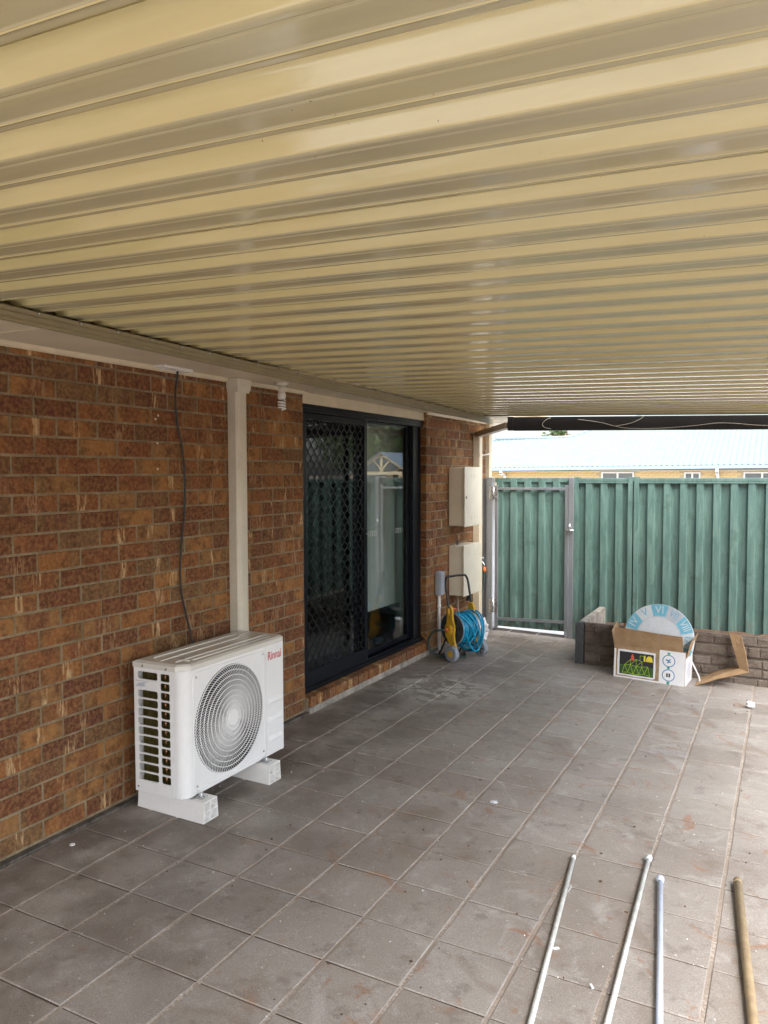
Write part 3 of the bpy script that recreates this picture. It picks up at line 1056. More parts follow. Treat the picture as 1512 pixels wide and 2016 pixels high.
# garden tap and its hose
tap = thing('garden_tap', 'brass garden tap with orange hose fitting beside the gate post', 'tap', (.05, 7.95, .66))
m = MB(); m.tube([(-.0, 7.97, .70), (.05, 7.96, .70), (.075, 7.955, .67), (.08, 7.95, .645)], .011, 10); m.cyl((.045, 7.96, .70), (.045, 7.96, .735), .006, n=8); m.cyl((.02, 7.96, .737), (.07, 7.96, .737), .005, n=8)
m.build('body', 'galvanised', tap)
m = MB(); m.tube([(.08, 7.95, .645), (.082, 7.948, .60), (.083, 7.947, .585)], [.016, .020, .014], 12); m.build('connector', 'orange_plastic', tap)
m = MB().tube(smooth_pts([(.083, 7.947, .59), (.082, 7.935, .50), (.07, 7.91, .36), (.055, 7.87, .22), (.05, 7.80, .08), (.07, 7.70, g(0, 7.7) + .012), (.12, 7.5, g(.1, 7.5) + .012), (.16, 7.2, g(.1, 7.2) + .012), (.15, 6.95, g(.1, 7) + .012)], 6), .0075, 8)
o = m.build('garden_hose', 'hose_green'); tag(o, 'thin dark green hose hanging from the tap to the ground', 'hose')

# ------------------------------------------------------------------ air conditioner
ac = thing('air_conditioner', 'white outdoor air conditioner unit standing against the brick wall', 'air conditioner', (.26, 3.27, .075))
AX0, AX1, AY0, AY1, AZ0, AZ1 = .105, .42, 2.852, 3.690, .078, .700
CH = .055
# casing: back, underside, right end, rounded front corners
m = MB()
m.box(AX0 + .004, AX0 + .012, AY0 + .01, AY1 - .01, AZ0, AZ1)
m.box(AX0, AX1 - .03, AY0 + .004, AY1 - .004, AZ0, AZ0 + .02, .003)
m.prism([(AX0, AY1 - .012), (AX0, AY1), (AX1 - .018, AY1), (AX1 - .002, AY1 - .016), (AX1 - .002, AY1 - .03), (AX1 - .03, AY1 - .03)], 2, AZ0, AZ1)
m.build('casing', 'ac_white', ac)
m = MB()
pl_ = []
for i in range(9):
    t = i / 8 * math.pi / 2
    pl_.append((AX1 - CH + CH * math.sin(t), AY0 + CH - CH * math.cos(t)))
outer = [(AX1 - CH - .014, AY0)] + pl_ + [(AX1, AY0 + CH + .006)]
inner = [(x - .01, y + .012) for x, y in outer][::-1]
m.prism(outer + inner, 2, AZ0 + .004, AZ1)
m.build('corner_panel', 'ac_white', ac)
# side grille with two columns of openings
m = MB()
sx0, sx1 = AX0, AX1 - CH - .014
ya, yb = AY0 - .001, AY0 + .006
H0, H1 = AZ0 + .002, AZ1
colA, colB = (sx0 + .024, sx0 + .152), (sx0 + .168, sx1 - .018)
m.box(sx0, colA[0], ya, yb, H0, H1); m.box(colA[1], colB[0], ya, yb, H0, H1); m.box(colB[1], sx1, ya, yb, H0, H1)
rows = 12
zb, zt = H0 + .055, H1 - .018
rh = (zt - zb) / rows
for (c0, c1) in (colA, colB):
    m.box(c0, c1, ya, yb, H0, zb + .004); m.box(c0, c1, ya, yb, zt - .004, H1)
    for r_ in range(1, rows):
        m.box(c0, c1, ya, yb, zb + r_ * rh - .0038, zb + r_ * rh + .0038)
        # rounded corners of the openings
    for r_ in range(rows):
        za, zc = zb + r_ * rh + .0038, zb + (r_ + 1) * rh - .0038
        for xx, sg in ((c0, 1), (c1, -1)):
            m.prism([(xx, za), (xx + sg * .007, za), (xx, za + .007)][::sg], 1, ya + .001, yb - .001)
            m.prism([(xx, zc), (xx, zc - .007), (xx + sg * .007, zc)][::sg], 1, ya + .001, yb - .001)
m.box(colA[0], colA[1], ya - .0004, yb, zb + (rows - 2) * rh + .0, zb + (rows - 1) * rh + .0)   # blank plate with badge
m.build('side_grille', 'ac_white', ac)
m = MB()
m.prism([(colA[0] - .012, zb + 10.25 * rh), (colA[0] + .03, zb + 10.25 * rh), (colA[0] + .06, zb + 10.8 * rh), (colA[0] + .01, zb + 10.65 * rh)], 1, AY0 - .0030, AY0 - .0016)
m.box(colA[0] - .01, colA[0] + .07, AY0 - .003, AY0 - .0016, zb + 10.83 * rh, zb + 10.90 * rh)
m.box(colA[0] + .036, colA[0] + .05, AY0 - .003, AY0 - .0016, zb + 10.3 * rh, zb + 10.5 * rh)
m.build('badge', 'disc_grey', ac)
m = MB()
for i in range(26):
    xx = colA[0] + .004 + i * .0088
    m.box(xx, xx + .0035, AY0 + .03, AY0 + .06, AZ0 + .03, AZ1 - .02)
m.box(colA[0] - .01, AX1 - .08, AY0 + .062, AY0 + .07, AZ0 + .02, AZ1 - .01)
m.build('coil', 'coil_brass', ac)
m = MB()
for r_ in range(12):
    zc = zb + (r_ + .5) * rh
    m.tube([(colB[0] + .014, AY0 + .026, zc - .012), (colB[0] + .018, AY0 + .017, zc - .006), (colB[0] + .018, AY0 + .017, zc + .006), (colB[0] + .014, AY0 + .026, zc + .012)], .005, 6)
m.build('return_bends', 'copper', ac)
# front panel with a round opening
FY0, FY1 = AY0 + CH + .006, AY1 - .016
FC, FR = (3.200, .389), .272
NS = 96
def rect_pt(an, y0, y1, z0, z1, c):
    dy, dz = math.cos(an), math.sin(an)
    t = 1e9
    if dy > 1e-9: t = min(t, (y1 - c[0]) / dy)
    if dy < -1e-9: t = min(t, (y0 - c[0]) / dy)
    if dz > 1e-9: t = min(t, (z1 - c[1]) / dz)
    if dz < -1e-9: t = min(t, (z0 - c[1]) / dz)
    return (c[0] + dy * t, c[1] + dz * t)
def holed(y0, y1, z0, z1, R, xa, xb, n=NS):
    m = MB()
    ans = [2 * math.pi * i / n for i in range(n)]
    for yy, zz in ((y0, z0), (y1, z0), (y1, z1), (y0, z1)):
        an = math.atan2(zz - FC[1], yy - FC[0]) % (2 * math.pi)
        k = min(range(n), key=lambda i: abs(ans[i] - an))
        ans[k] = an
    out = [rect_pt(a, y0, y1, z0, z1, FC) for a in ans]
    inn = [(FC[0] + R * math.cos(a), FC[1] + R * math.sin(a)) for a in ans]
    vs = [(xb, *q) for q in out] + [(xb, *q) for q in inn] + [(xa, *q) for q in inn] + [(xa, *q) for q in out]
    fs = []
    for i in range(n):
        j = (i + 1) % n
        fs += [(i, j, n + j, n + i), (n + i, n + j, 2 * n + j, 2 * n + i), (3 * n + i, 3 * n + j, j, i)]
    m.add(vs, fs)
    return m
PYR = 3.508
holed(FY0, PYR, AZ0 + .004, AZ1, FR + .004, AX1 - .012, AX1).build('front_panel', 'ac_white', ac)
m = MB()
m.box(AX1 - .012, AX1, PYR + .0022, FY1 + .002, AZ0 + .004, AZ1)
fr = m.build('service_panel', 'ac_white', ac)
for zc in (.385, .285, .175):
    m = MB()
    m.hexa([(AX1 - .0005, 3.535, zc - .020), (AX1 - .0005, 3.660, zc - .020), (AX1 - .0005, 3.660, zc + .012), (AX1 - .0005, 3.535, zc + .012),
            (AX1 + .012, 3.542, zc - .010), (AX1 + .012, 3.655, zc - .010), (AX1 + .004, 3.652, zc + .010), (AX1 + .004, 3.545, zc + .010)])
    m.build('grip_louvre', 'ac_white', fr)
me = text_mesh('Rinnai', .068, 'red_print', .0004, 1.0)
t = link('lettering', me, fr, Vector((AX1 + .0012, 3.592, .633)) - ORG[ac.name], (rad(90), 0, rad(90)))
t.scale = (.78, 1, 1)
t['label'] = 'red brand lettering on the front'
# raised rounded frame round the grille
def rrect(y0, y1, z0, z1, r, n=6):
    pts = []
    for cy, cz, a0_ in ((y1 - r, z1 - r, 0), (y0 + r, z1 - r, 90), (y0 + r, z0 + r, 180), (y1 - r, z0 + r, 270)):
        for i in range(n + 1):
            an = rad(a0_ + 90 * i / n)
            pts.append((cy + r * math.cos(an), cz + r * math.sin(an)))
    return pts
m = MB().tube([(AX1 + .0005, y, z) for y, z in rrect(2.918, 3.500, .100, .680, .035)], .0035, 6, closed=True)
gf = m.build('grille_frame', 'ac_white', ac)
for yy, zz in ((2.938, .658), (3.482, .658), (2.938, .122), (3.482, .122)):
    MB().cyl((AX1, yy, zz), (AX1 + .003, yy, zz), .005, n=10).build('screw', 'steel_bright', gf)
# wire fan grille
m = MB()
def dome(r_):
    return AX1 + .004 + .014 * (1 - (r_ / FR) ** 2)
for i in range(9):
    r_ = .060 + (FR - .060) * (i + .0) / 8 + .0
    m.tube([(dome(r_), FC[0] + r_ * math.cos(2 * math.pi * k / 64), FC[1] + r_ * math.sin(2 * math.pi * k / 64)) for k in range(64)], .0026, 5, closed=True)
for k in range(112):
    vs = []
    for j in range(9):
        t_ = j / 8
        r_ = .040 + (FR + .004 - .040) * t_
        an = 2 * math.pi * k / 112 + .60 * t_ ** 1.2
        ty, tz = -math.sin(an) * .0010, math.cos(an) * .0010
        cy_, cz_ = FC[0] + r_ * math.cos(an), FC[1] + r_ * math.sin(an)
        x_ = dome(r_)
        vs += [(x_, cy_ - ty, cz_ - tz), (x_, cy_ + ty, cz_ + tz), (x_ - .0042, cy_ + ty, cz_ + tz), (x_ - .0042, cy_ - ty, cz_ - tz)]
    m.add(vs, [(4 * j + a, 4 * j + (a + 1) % 4, 4 * j + 4 + (a + 1) % 4, 4 * j + 4 + a) for j in range(8) for a in range(4)])
fg = m.build('fan_grille', 'ac_grille', ac)
m = MB().tube([(dome(.0) - .006, *FC), (dome(.0) + .001, *FC), (dome(0) + .003, *FC)], [.042, .042, .038], 40)
m.build('hub', 'ac_white', fg)
m = MB().tube([(AX1 - .003, *FC), (AX1 - .10, *FC)], [FR + .003, FR - .004], 64, caps=False)
m.build('fan_shroud', 'dark_void', ac)
m = MB().box(AX0 + .10, AX0 + .12, AY0 + .075, AY1 - .03, AZ0 + .02, AZ1 - .01)
m.build('inner_wall', 'dark_void', ac)
m = MB()
for k in range(3):
    a0_ = 2 * math.pi * k / 3 + .5
    vs = []
    for i in range(9):
        for j in range(5):
            an = a0_ + (i / 8) * 1.15 + .25 * (j / 4)
            r_ = .055 + (FR - .075) * j / 4
            vs.append((AX1 - .045 - .05 * i / 8, FC[0] + r_ * math.cos(an), FC[1] + r_ * math.sin(an)))
    m.add(vs, [(i * 5 + j, i * 5 + j + 1, (i + 1) * 5 + j + 1, (i + 1) * 5 + j) for i in range(8) for j in range(4)], True)
m.cyl((AX1 - .10, *FC), (AX1 - .035, *FC), .058, n=24)
m.build('fan', 'fan_navy', ac)
# lid with pressed ribs
m = MB()
def oct_(e, z):
    c = .05
    return [(AX0 - e, AY0 - e, z), (AX1 - c, AY0 - e, z), (AX1 + e, AY0 + c, z), (AX1 + e, AY1 - .02, z), (AX1 - .02, AY1 + e, z), (AX0 - e, AY1 + e, z)]
L0, L1, L2 = oct_(.004, AZ1 - .004), oct_(.004, AZ1 + .020), oct_(-.012, AZ1 + .029)
m.add(L0 + L1 + L2, [tuple(range(6))[::-1], tuple(range(12, 18))] + [(i * 6 + a, i * 6 + (a + 1) % 6, i * 6 + 6 + (a + 1) % 6, i * 6 + 6 + a) for i in (0, 1) for a in range(6)])
lid = m.build('lid', 'ac_top', ac)
m = MB()
zt_ = AZ1 + .0295
def rib(pts, r_=.0045):
    m.tube([(x, y, zt_) for x, y in pts], r_, 6)
rib([(.17, 2.92), (.17, 3.42), (.17, 3.62)])
rib([(.245, 2.89), (.245, 3.50), (.205, 3.56), (.205, 3.66)])
rib([(.33, 2.90), (.33, 3.56), (.33, 3.64)])
rib([(.375, 2.95), (.30, 2.95)]); rib([(.14, 3.62), (.17, 3.62)])
rib([(.375, 2.97), (.375, 3.60)])
m.build('lid_ribs', 'ac_top', lid)
for xx in (.165, .315):
    MB().cyl((xx, AY0 - .0045, AZ1 + .006), (xx, AY0 - .0075, AZ1 + .006), .006, n=10).build('screw', 'steel_bright', lid)
MB().cyl((AX0 + .02, AY0 - .001, AZ0 + .025), (AX0 + .02, AY0 - .004, AZ0 + .025), .005, n=10).build('screw', 'steel_bright', ac)
# feet of the unit and the two plastic mounting blocks
for yy in (2.94, 3.475):
    m = MB(); m.box(AX0 + .01, AX1 + .045, yy - .022, yy + .022, AZ0 - .006, AZ0 + .0005, .001)
    m.cyl((AX1 + .022, yy, AZ0 + .0), (AX1 + .022, yy, AZ0 + .016), .009, n=6); m.cyl((AX1 + .022, yy, AZ0 + .001), (AX1 + .022, yy, AZ0 + .006), .016, n=16)
    m.build('foot', 'steel_bright', ac)
def block(y, label):
    x0, x1 = .082, .500
    z0 = g(.5, y) - .0005
    z1 = AZ0 - .0065
    b = thing('mounting_block', label, 'mounting block', (.29, y, z0), group='plastic blocks under the air conditioner')
    m = MB()
    wb, wt = .056, .047
    def sec(x, e=0.):
        return [(x, y - wb + e, z0 + e), (x, y + wb - e, z0 + e), (x, y + wt - e, z1 - e), (x, y - wt + e, z1 - e)]
    zb_ = g(x0, y)
    s0 = [(x0, y - wb, z0), (x0, y + wb, z0), (x0, y + wt, z1), (x0, y - wt, z1)]
    s1 = sec(x1 - .03)
    m.add(s0 + s1, [(0, 1, 2, 3), (7, 6, 5, 4)] + [(a, (a + 1) % 4, 4 + (a + 1) % 4, 4 + a) for a in range(4)])
    m.build('body', 'white_plastic', b)
    # hollow end: four cells
    m = MB()
    o_, i_ = sec(x1 - .03), sec(x1)
    io, ii = sec(x1 - .03, .006), sec(x1, .006)
    m.add(o_ + i_ + io + ii, [(a, (a + 1) % 4, 4 + (a + 1) % 4, 4 + a) for a in range(4)] + [(8 + a, 12 + a, 12 + (a + 1) % 4, 8 + (a + 1) % 4) for a in range(4)] + [(4 + a, 4 + (a + 1) % 4, 12 + (a + 1) % 4, 12 + a) for a in range(4)])
    m.box(x1 - .0295, x1 - .0005, y - .003, y + .003, z0 + .006, z1 - .006)
    zm = (z0 + z1) / 2
    m.box(x1 - .0295, x1 - .001, y - wb + .009, y - .0031, zm - .003, zm + .003); m.box(x1 - .0295, x1 - .001, y + .0031, y + wb - .009, zm - .003, zm + .003)
    m.build('hollow_end', 'white_plastic', b)
block(2.94, 'white plastic mounting block under the near end of the air conditioner')
block(3.475, 'white plastic mounting block under the far end of the air conditioner')

# ------------------------------------------------------------------ fence and gate
FY = 8.03
def corr(x0, x1, z0, z1, pitch, phase, wid=.085, dep=.028, y=FY, narrow=True):
    """trapezoid sheet: raised ribs towards the patio"""
    m = MB()
    xs = []
    n0 = int((x0 - phase) / pitch) - 1
    k = n0
    while True:
        c = phase + k * pitch
        if c - wid > x1:
            break
        for dx, d in ((-wid / 2, 0), (-wid / 2 + .014, 1), (wid / 2 - .014, 1), (wid / 2, 0)):
            x = c + dx
            if x0 <= x <= x1:
                xs.append((x, d))
        k += 1
    xs = [(x0, 0)] + xs + [(x1, 0)]
    n = len(xs)
    zs = [z0, (z0 + z1) / 2, z1]
    m.add([(x, y - dep * d, z) for z in zs for x, d in xs], [(i * n + a, i * n + a + 1, (i + 1) * n + a + 1, (i + 1) * n + a) for i in range(2) for a in range(n - 1)])
    m.add([(x, y + .002 - dep * d, z) for z in zs for x, d in xs], [(i * n + a, (i + 1) * n + a, (i + 1) * n + a + 1, i * n + a + 1) for i in range(2) for a in range(n - 1)])
    return m
hp = thing('gate_post', 'galvanised steel hinge post between brick wall and gate', 'gate post', (.1, 8.0, -.05))
MB().box(.082, .156, 7.985, 8.06, -.12, 1.598, .006).build('post', 'galvanised', hp)
MB().box(.004, .0815, 7.999, 8.05, -.12, 1.590, .003).build('side_plate', 'galvanised', hp)
for zz in (1.36, .16):
    m = MB(); m.box(.120, .156, 7.9795, 7.9845, zz, zz + .14, .001); m.box(.182, .214, 7.9795, 7.9845, zz, zz + .14, .001); m.cyl((.169, 7.978, zz), (.169, 7.978, zz + .14), .010, n=12)
    for dz in (.02, .07, .12):
        for xx in (.132, .203):
            m.cyl((xx, 7.9796, zz + dz), (xx, 7.976, zz + dz), .005, n=8)
    m.build('hinge', 'steel_bright', hp)
gate = thing('gate', 'green ribbed steel side gate with galvanised frame', 'gate', (.57, 8.0, 0))
m = MB()
m.box(.180, .216, 7.986, 8.02, .0, 1.515, .003); m.box(.930, .966, 7.986, 8.02, -.03, 1.515, .003)
m.box(.2165, .9295, 7.988, 8.008, 1.466, 1.492, .003)
m.hexa([(.2165, 7.988, .078), (.9295, 7.988, .098), (.9295, 8.0075, .098), (.2165, 8.0075, .078), (.2165, 7.988, .108), (.9295, 7.988, .128), (.9295, 8.0075, .128), (.2165, 8.0075, .108)])
gfm = m.build('frame', 'galvanised', gate)
corr(.186, .960, .012, 1.565, .1512, .226, wid=.088, dep=.029, y=8.040).build('sheet', 'green_steel', gate)
MB().box(.172, .966, 8.022, 8.07, 1.545, 1.592, .004).build('cap_rail', 'green_steel', gate)
MB().box(.186, .960, 8.0425, 8.06, .005, .045, .002).build('base_rail', 'green_steel', gate)
m = MB(); m.box(.945, .995, 7.968, 7.985, 1.045, 1.075, .002); m.cyl((.985, 7.965, 1.015), (.985, 7.965, 1.125), .008, n=10); m.cyl((.960, 7.960, 1.06), (1.03, 7.960, 1.06), .009, n=10); m.box(.972, 1.000, 7.955, 7.972, 1.075, 1.10, .002); m.cyl((1.0, 7.957, 1.062), (1.0, 7.935, 1.05), .010, n=10)
m.build('latch', 'steel_bright', gate)
lp = MB().box(.974, 1.022, 7.975, 8.05, -.12, 1.600, .004).build('latch_post', 'galvanised', loc=(1.0, 8.0, -.1)); tag(lp, 'galvanised steel latch post on the right side of the gate', 'gate post')

def panel(x0, x1, phase, label, zb):
    t = thing('steel_fence', label, 'fence', ((x0 + x1) / 2, FY, 0), group='green steel fence panels')
    corr(x0 - .030, x1 + .052 if x1 < 1.6 else x1 + .03, zb, 1.56, .148, phase, wid=.086, dep=.040).build('sheet', 'green_steel', t)
    MB().box(x0, x1, FY - .045, FY + .032, 1.558, 1.590, .004).build('top_rail', 'green_steel', t)
    MB().box(x0, x1, FY - .047, FY - .0455, 1.540, 1.5575).build('rail_lip', 'green_steel', t)
    return t
panel(1.070, 1.555, 1.168, 'narrow green steel fence panel between latch post and next fence post', -.02)
panel(1.655, 4.0, 1.767, 'wide green steel fence panel behind the cardboard box', -.02)
panel(4.055, 6.4, 4.20, 'green steel fence panel far right beyond the patio roof', -.02)
def fpost(x0, x1, label):
    t = thing('fence_post', label, 'fence post', (x0, FY, -.1), group='green fence posts')
    m = MB(); m.box(x0 - .004, x1 + .004, FY - .052, FY - .046, -.2, 1.60, .001); m.box(x0 - .004, x1 + .004, FY + .036, FY + .042, -.2, 1.60, .001); m.box((x0 + x1) / 2 - .004, (x0 + x1) / 2 + .004, FY - .0455, FY + .0355, -.2, 1.60)
    for q in (x0 + .001, x1 - .005):
        m.box(q, q + .004, FY - .0455, FY - .022, -.2, 1.60)
    m.build('channel', 'green_steel', t)
fpost(1.027, 1.066, 'slim green fence post beside the galvanised latch post')
fpost(1.558, 1.594, 'left one of the paired green posts in the middle of the fence')
fpost(1.614, 1.650, 'right one of the paired green posts in the middle of the fence')
fpost(4.005, 4.048, 'green fence post right of the patio')

# ------------------------------------------------------------------ raised garden bed of stone-faced sleepers
bed = thing('garden_bed', 'raised garden bed of stone-patterned concrete sleepers below the fence', 'garden bed', (2.2, 7.4, -.05))
PYF = 7.0
MB().box(1.284, 1.358, PYF - .012, PYF + .065, -.15, .311, .004).build('corner_post', 'steel_post_dark', bed)
SLX0, SLX1 = 1.362, 3.9
for r_, (z0, z1) in enumerate(((-.16, .125), (.128, .308))):
    s_ = MB().box(SLX0, SLX1, PYF + .012, PYF + .06, z0, z1, .004).build('sleeper', 'sleeper_stone', bed)
    # raised stones, three irregular courses per sleeper
    cz = [z0 + .004, z0 + (z1 - z0) * RND.uniform(.45, .55), z1 - .004] if r_ else [-.115, -.03, .045, .122]
    for c in range(len(cz) - 1):
        x = SLX0 + .004 - RND.uniform(0, .02)
        while x < SLX1 - .01:
            L = RND.choice((.10, .14, .19, .24)) * RND.uniform(.9, 1.1)
            xa, xb = max(x, SLX0 + .003), min(x + L, SLX1 - .003)
            if xb - xa > .02:
                za, zc = cz[c] + RND.uniform(.003, .007), cz[c + 1] - RND.uniform(.003, .007)
                pr = PYF + .012 - RND.uniform(.008, .018)
                i_ = .010
                j = lambda a=.006: RND.uniform(-a, a)
                bk = [(xa, PYF + .014, za), (xb, PYF + .014, za), (xb, PYF + .014, zc), (xa, PYF + .014, zc)]
                mid = [(xa + j(.003), pr + .006, za + abs(j(.003))), (xb + j(.003), pr + .006, za + abs(j(.003))), (xb + j(.003), pr + .006, zc - abs(j(.003))), (xa + j(.003), pr + .006, zc - abs(j(.003)))]
                ft = [(xa + i_ + j(), pr + j(.002), za + i_ + j(.003)), (xb - i_ + j(), pr + j(.002), za + i_ + j(.003)), (xb - i_ + j(), pr + j(.002), zc - i_ + j(.003)), (xa + i_ + j(), pr + j(.002), zc - i_ + j(.003))]
                MB().add(bk + mid + ft, [(8, 9, 10, 11)] + [(i * 4 + a, i * 4 + (a + 1) % 4, i * 4 + 4 + (a + 1) % 4, i * 4 + 4 + a) for i in (0, 1) for a in range(4)]).build('stone', 'sleeper_stone', s_)
            x += L
MB().box(1.290, 1.352, PYF + .068, 7.965, -.15, .305, .006).build('return_sleeper', 'concrete', bed)
m = MB()
nx, nyy = 28, 12
m.add([(1.36 + (3.9 - 1.36) * i / nx, PYF + .062 + (8.0 - PYF - .062) * j / nyy, .150 + RND.uniform(-.012, .012)) for j in range(nyy + 1) for i in range(nx + 1)],
      [(j * (nx + 1) + i, j * (nx + 1) + i + 1, (j + 1) * (nx + 1) + i + 1, (j + 1) * (nx + 1) + i) for j in range(nyy) for i in range(nx)])
m.build('soil', 'soil', bed)

# ------------------------------------------------------------------ cardboard box with round clock face
BXA, BXB = Vector((1.672, 6.715)), Vector((2.241, 6.668))
bd = (BXB - BXA); BW = bd.length; ba = math.atan2(bd.y, bd.x)
BD, BH = .290, .285
cb = thing('cardboard_box', 'open cardboard box with play dome picture standing on the paving', 'box', (BXA.x, BXA.y, g(1.95, 6.8) + .0005), ba, world=False)
cb.rotation_euler = (0, -GA, ba)
T = .005
m = MB()
m.box(0, BW, 0, BD, 0, T); m.box(0, BW, 0, T, T, BH); m.box(0, BW, BD - T, BD, T, BH); m.box(0, T, T, BD - T, T, BH); m.box(BW - T, BW, T, BD - T, T, BH)
body = m.build('body', 'cardboard', cb)
def flap(pts, th=.004, name='flap', mat='cardboard'):
    P = [Vector(q) for q in pts]
    nn = (P[1] - P[0]).cross(P[3] - P[0]).normalized() * th
    MB().hexa([*P, *[q + nn for q in P]]).build(name, mat, cb)
flap([(.0, -.001, BH), (BW * .63, -.001, BH), (BW * .632, -.022, BH + .130), (.004, -.012, BH + .142)])
flap([(BW * .633, -.001, BH), (BW * .965, -.001, BH), (BW * .955, -.030, BH + .128), (BW * .636, -.022, BH + .130)])
flap([(.0, BD, BH), (BW, BD, BH), (BW, BD + .006, BH + .115), (.0, BD + .006, BH + .115)])
flap([(BW + .001, .0, BH - .05), (BW + .001, BD, BH), (BW + .035, BD - .01, BH + .12), (BW + .028, .03, BH + .08)])
flap([(-.001, BD, BH), (-.001, .0, BH), (-.030, .02, BH + .10), (-.045, BD * .8, BH + .145)])
# printed panels on the front
def dec(name, x0, x1, z0, z1, mat, lv=1, side=0):
    y = -.0007 * lv
    m = MB()
    if side:
        m.box(BW + .0007 * (lv - 1) + .0002, BW + .0007 * lv, x0, x1, z0, z1)
    else:
        m.box(x0, x1, y, y + .0005, z0, z1)
    return m.build(name, mat, cb)
dec('white_print', BW * .645, BW - .002, .002, BH - .004, 'print_white')
dec('white_print', .002, BW * .645, .002, .018, 'print_white'); dec('white_print', .002, .018, .018, BH - .04, 'print_white')
dec('side_print', .004, BD - .01, .004, BH - .055, 'print_white', 1, 1)
m = MB()
rp = [(.030, .026), (.10, .030), (.18, .025), (.26, .029), (.312, .024), (.338, .034), (.341, .12), (.336, .20), (.338, .244), (.25, .247), (.16, .243), (.08, .247), (.034, .243), (.028, .15), (.031, .08)]
m.prism(rp, 1, -.0019, -.0014); m.build('picture_border', 'print_white', cb)
m = MB().box(.048, .324, -.0026, -.0021, .040, .228); pic = m.build('picture', 'print_green', cb)
MB().box(.048, .324, -.0032, -.0027, .118, .228).build('picture_shade', 'print_black', pic)
# play dome lines
m = MB()
dc, dr = (.185, .052), .112
ringpts = []
for lev, n_, f_ in ((0, 6, 1.0), (.58, 5, .84), (1., 3, .42)):
    ringpts.append([(dc[0] + dr * f_ * (-1 + 2 * i / (n_ - 1)), dc[1] + .115 * lev + .006 * math.sin(i * 2.)) for i in range(n_)])
def ln(p, q, w_=.0015):
    p = Vector((p[0], -.0036, p[1])); q = Vector((q[0], -.0036, q[1]))
    d = (q - p).normalized(); nn = Vector((-d.z, 0, d.x)) * w_; e = Vector((0, -.0003, 0))
    m.hexa([p - nn, q - nn, q + nn, p + nn, p - nn + e, q - nn + e, q + nn + e, p + nn + e])
for rr in ringpts:
    for i in range(len(rr) - 1):
        ln(rr[i], rr[i + 1])
for a_, b_ in ((0, 1), (1, 2)):
    for q in ringpts[b_]:
        ds = sorted(ringpts[a_], key=lambda s: (s[0] - q[0]) ** 2)
        for s in ds[:2]:
            ln(q, s)
ln((.215, .165), (.215, .210)); ln((.245, .165), (.245, .205)); ln((.215, .208), (.245, .208))
m.build('dome_print', 'print_lime', pic)
m = MB(); m.box(.142, .166, -.0042, -.0037, .160, .198); m.box(.147, .161, -.0042, -.0037, .199, .213); m.build('figure_print', 'print_red', pic)
m = MB(); m.prism([(.262, .166), (.318, .166), (.312, .200), (.302, .213), (.280, .213), (.268, .200)], 1, -.0042, -.0037); m.box(.247, .258, -.0042, -.0037, .165, .215); m.build('label_print', 'print_yellow', pic)
dec('kraft_stripe', BW * .60, BW * .645, .02, BH - .03, 'pole_tan', 1)
for zc, nm in ((.198, 0), (.080, 1)):
    xc = BW * .775
    m = MB().prism([(xc + .050 * math.cos(2 * math.pi * i / 28), zc + .050 * math.sin(2 * math.pi * i / 28)) for i in range(28)], 1, -.0020, -.0010)
    rgo = m.build('round_badge', 'print_blue', cb)
    MB().prism([(xc + .043 * math.cos(2 * math.pi * i / 28), zc + .043 * math.sin(2 * math.pi * i / 28)) for i in range(28)], 1, -.0027, -.0021).build('badge_field', 'print_white', rgo)
    m = MB()
    if nm == 0:
        ln((xc - .022, zc + .010), (xc + .016, zc - .012), .005); ln((xc - .004, zc + .004), (xc + .016, zc + .014), .004); ln((xc + .002, zc - .002), (xc - .010, zc - .020), .004)
        m.build('icon', 'print_blue', rgo)
    else:
        for dx in (-.016, .002):
            m.box(xc + dx, xc + dx + .012, -.0036, -.0030, zc - .014, zc + .016)
        m.build('icon', 'print_black', rgo)
    dec('green_tab', xc - .012, xc + .008, zc + .052, zc + .068, 'print_teal', 2)
dec('green_tab', BW * .775 - .012, BW * .775 + .010, .006, .028, 'print_teal', 2)
m = MB()
for i in range(5):
    m.box(BW + .0014, BW + .0019, .05 + .03 * i, .056 + .03 * i, .04, .17)
m.box(BW + .0014, BW + .0019, .05, .18, .165, .170); m.build('side_drawing', 'disc_grey', cb)
# torn white strap
pts = smooth_pts([(BW + .012, .12, .205), (BW + .05, .09, .15), (BW + .09, .06, .09), (BW + .10, .05, .055)], 5)
MB().strip(pts, [q + Vector((.010, .0, .006)) for q in pts], .001).build('torn_strap', 'paper_white', cb)
# round clock face
cl = thing('clock_face', 'round blue and white clock face standing in the cardboard box', 'clock', (0, 0, 0), 0, world=False)
R_ = .283
M_ = Matrix.Translation((2.012, 6.855, .260)) @ Matrix.Rotation(ba, 4, 'Z') @ Matrix.Rotation(rad(-7), 4, 'X')
cl.matrix_world = M_
def disc(r, y0, y1, mat, name, n=72):
    return MB().prism([(r * math.cos(2 * math.pi * i / n), r * math.sin(2 * math.pi * i / n)) for i in range(n)], 1, y0, y1).build(name, mat, cl)
disc(R_, -.006, .010, 'disc_white', 'plate')
disc(R_ * .64, -.0085, -.0035, 'disc_white', 'centre')
m = MB().tube([(R_ * .64 * math.cos(2 * math.pi * i / 60), -.0085, R_ * .64 * math.sin(2 * math.pi * i / 60)) for i in range(60)], .002, 5, closed=True); m.build('centre_line', 'disc_grey', cl)
NUM = {0: 'VI', 1: 'VII', 2: 'VIII', 3: 'IX', 11: 'V', 10: 'IV', 9: 'III'}
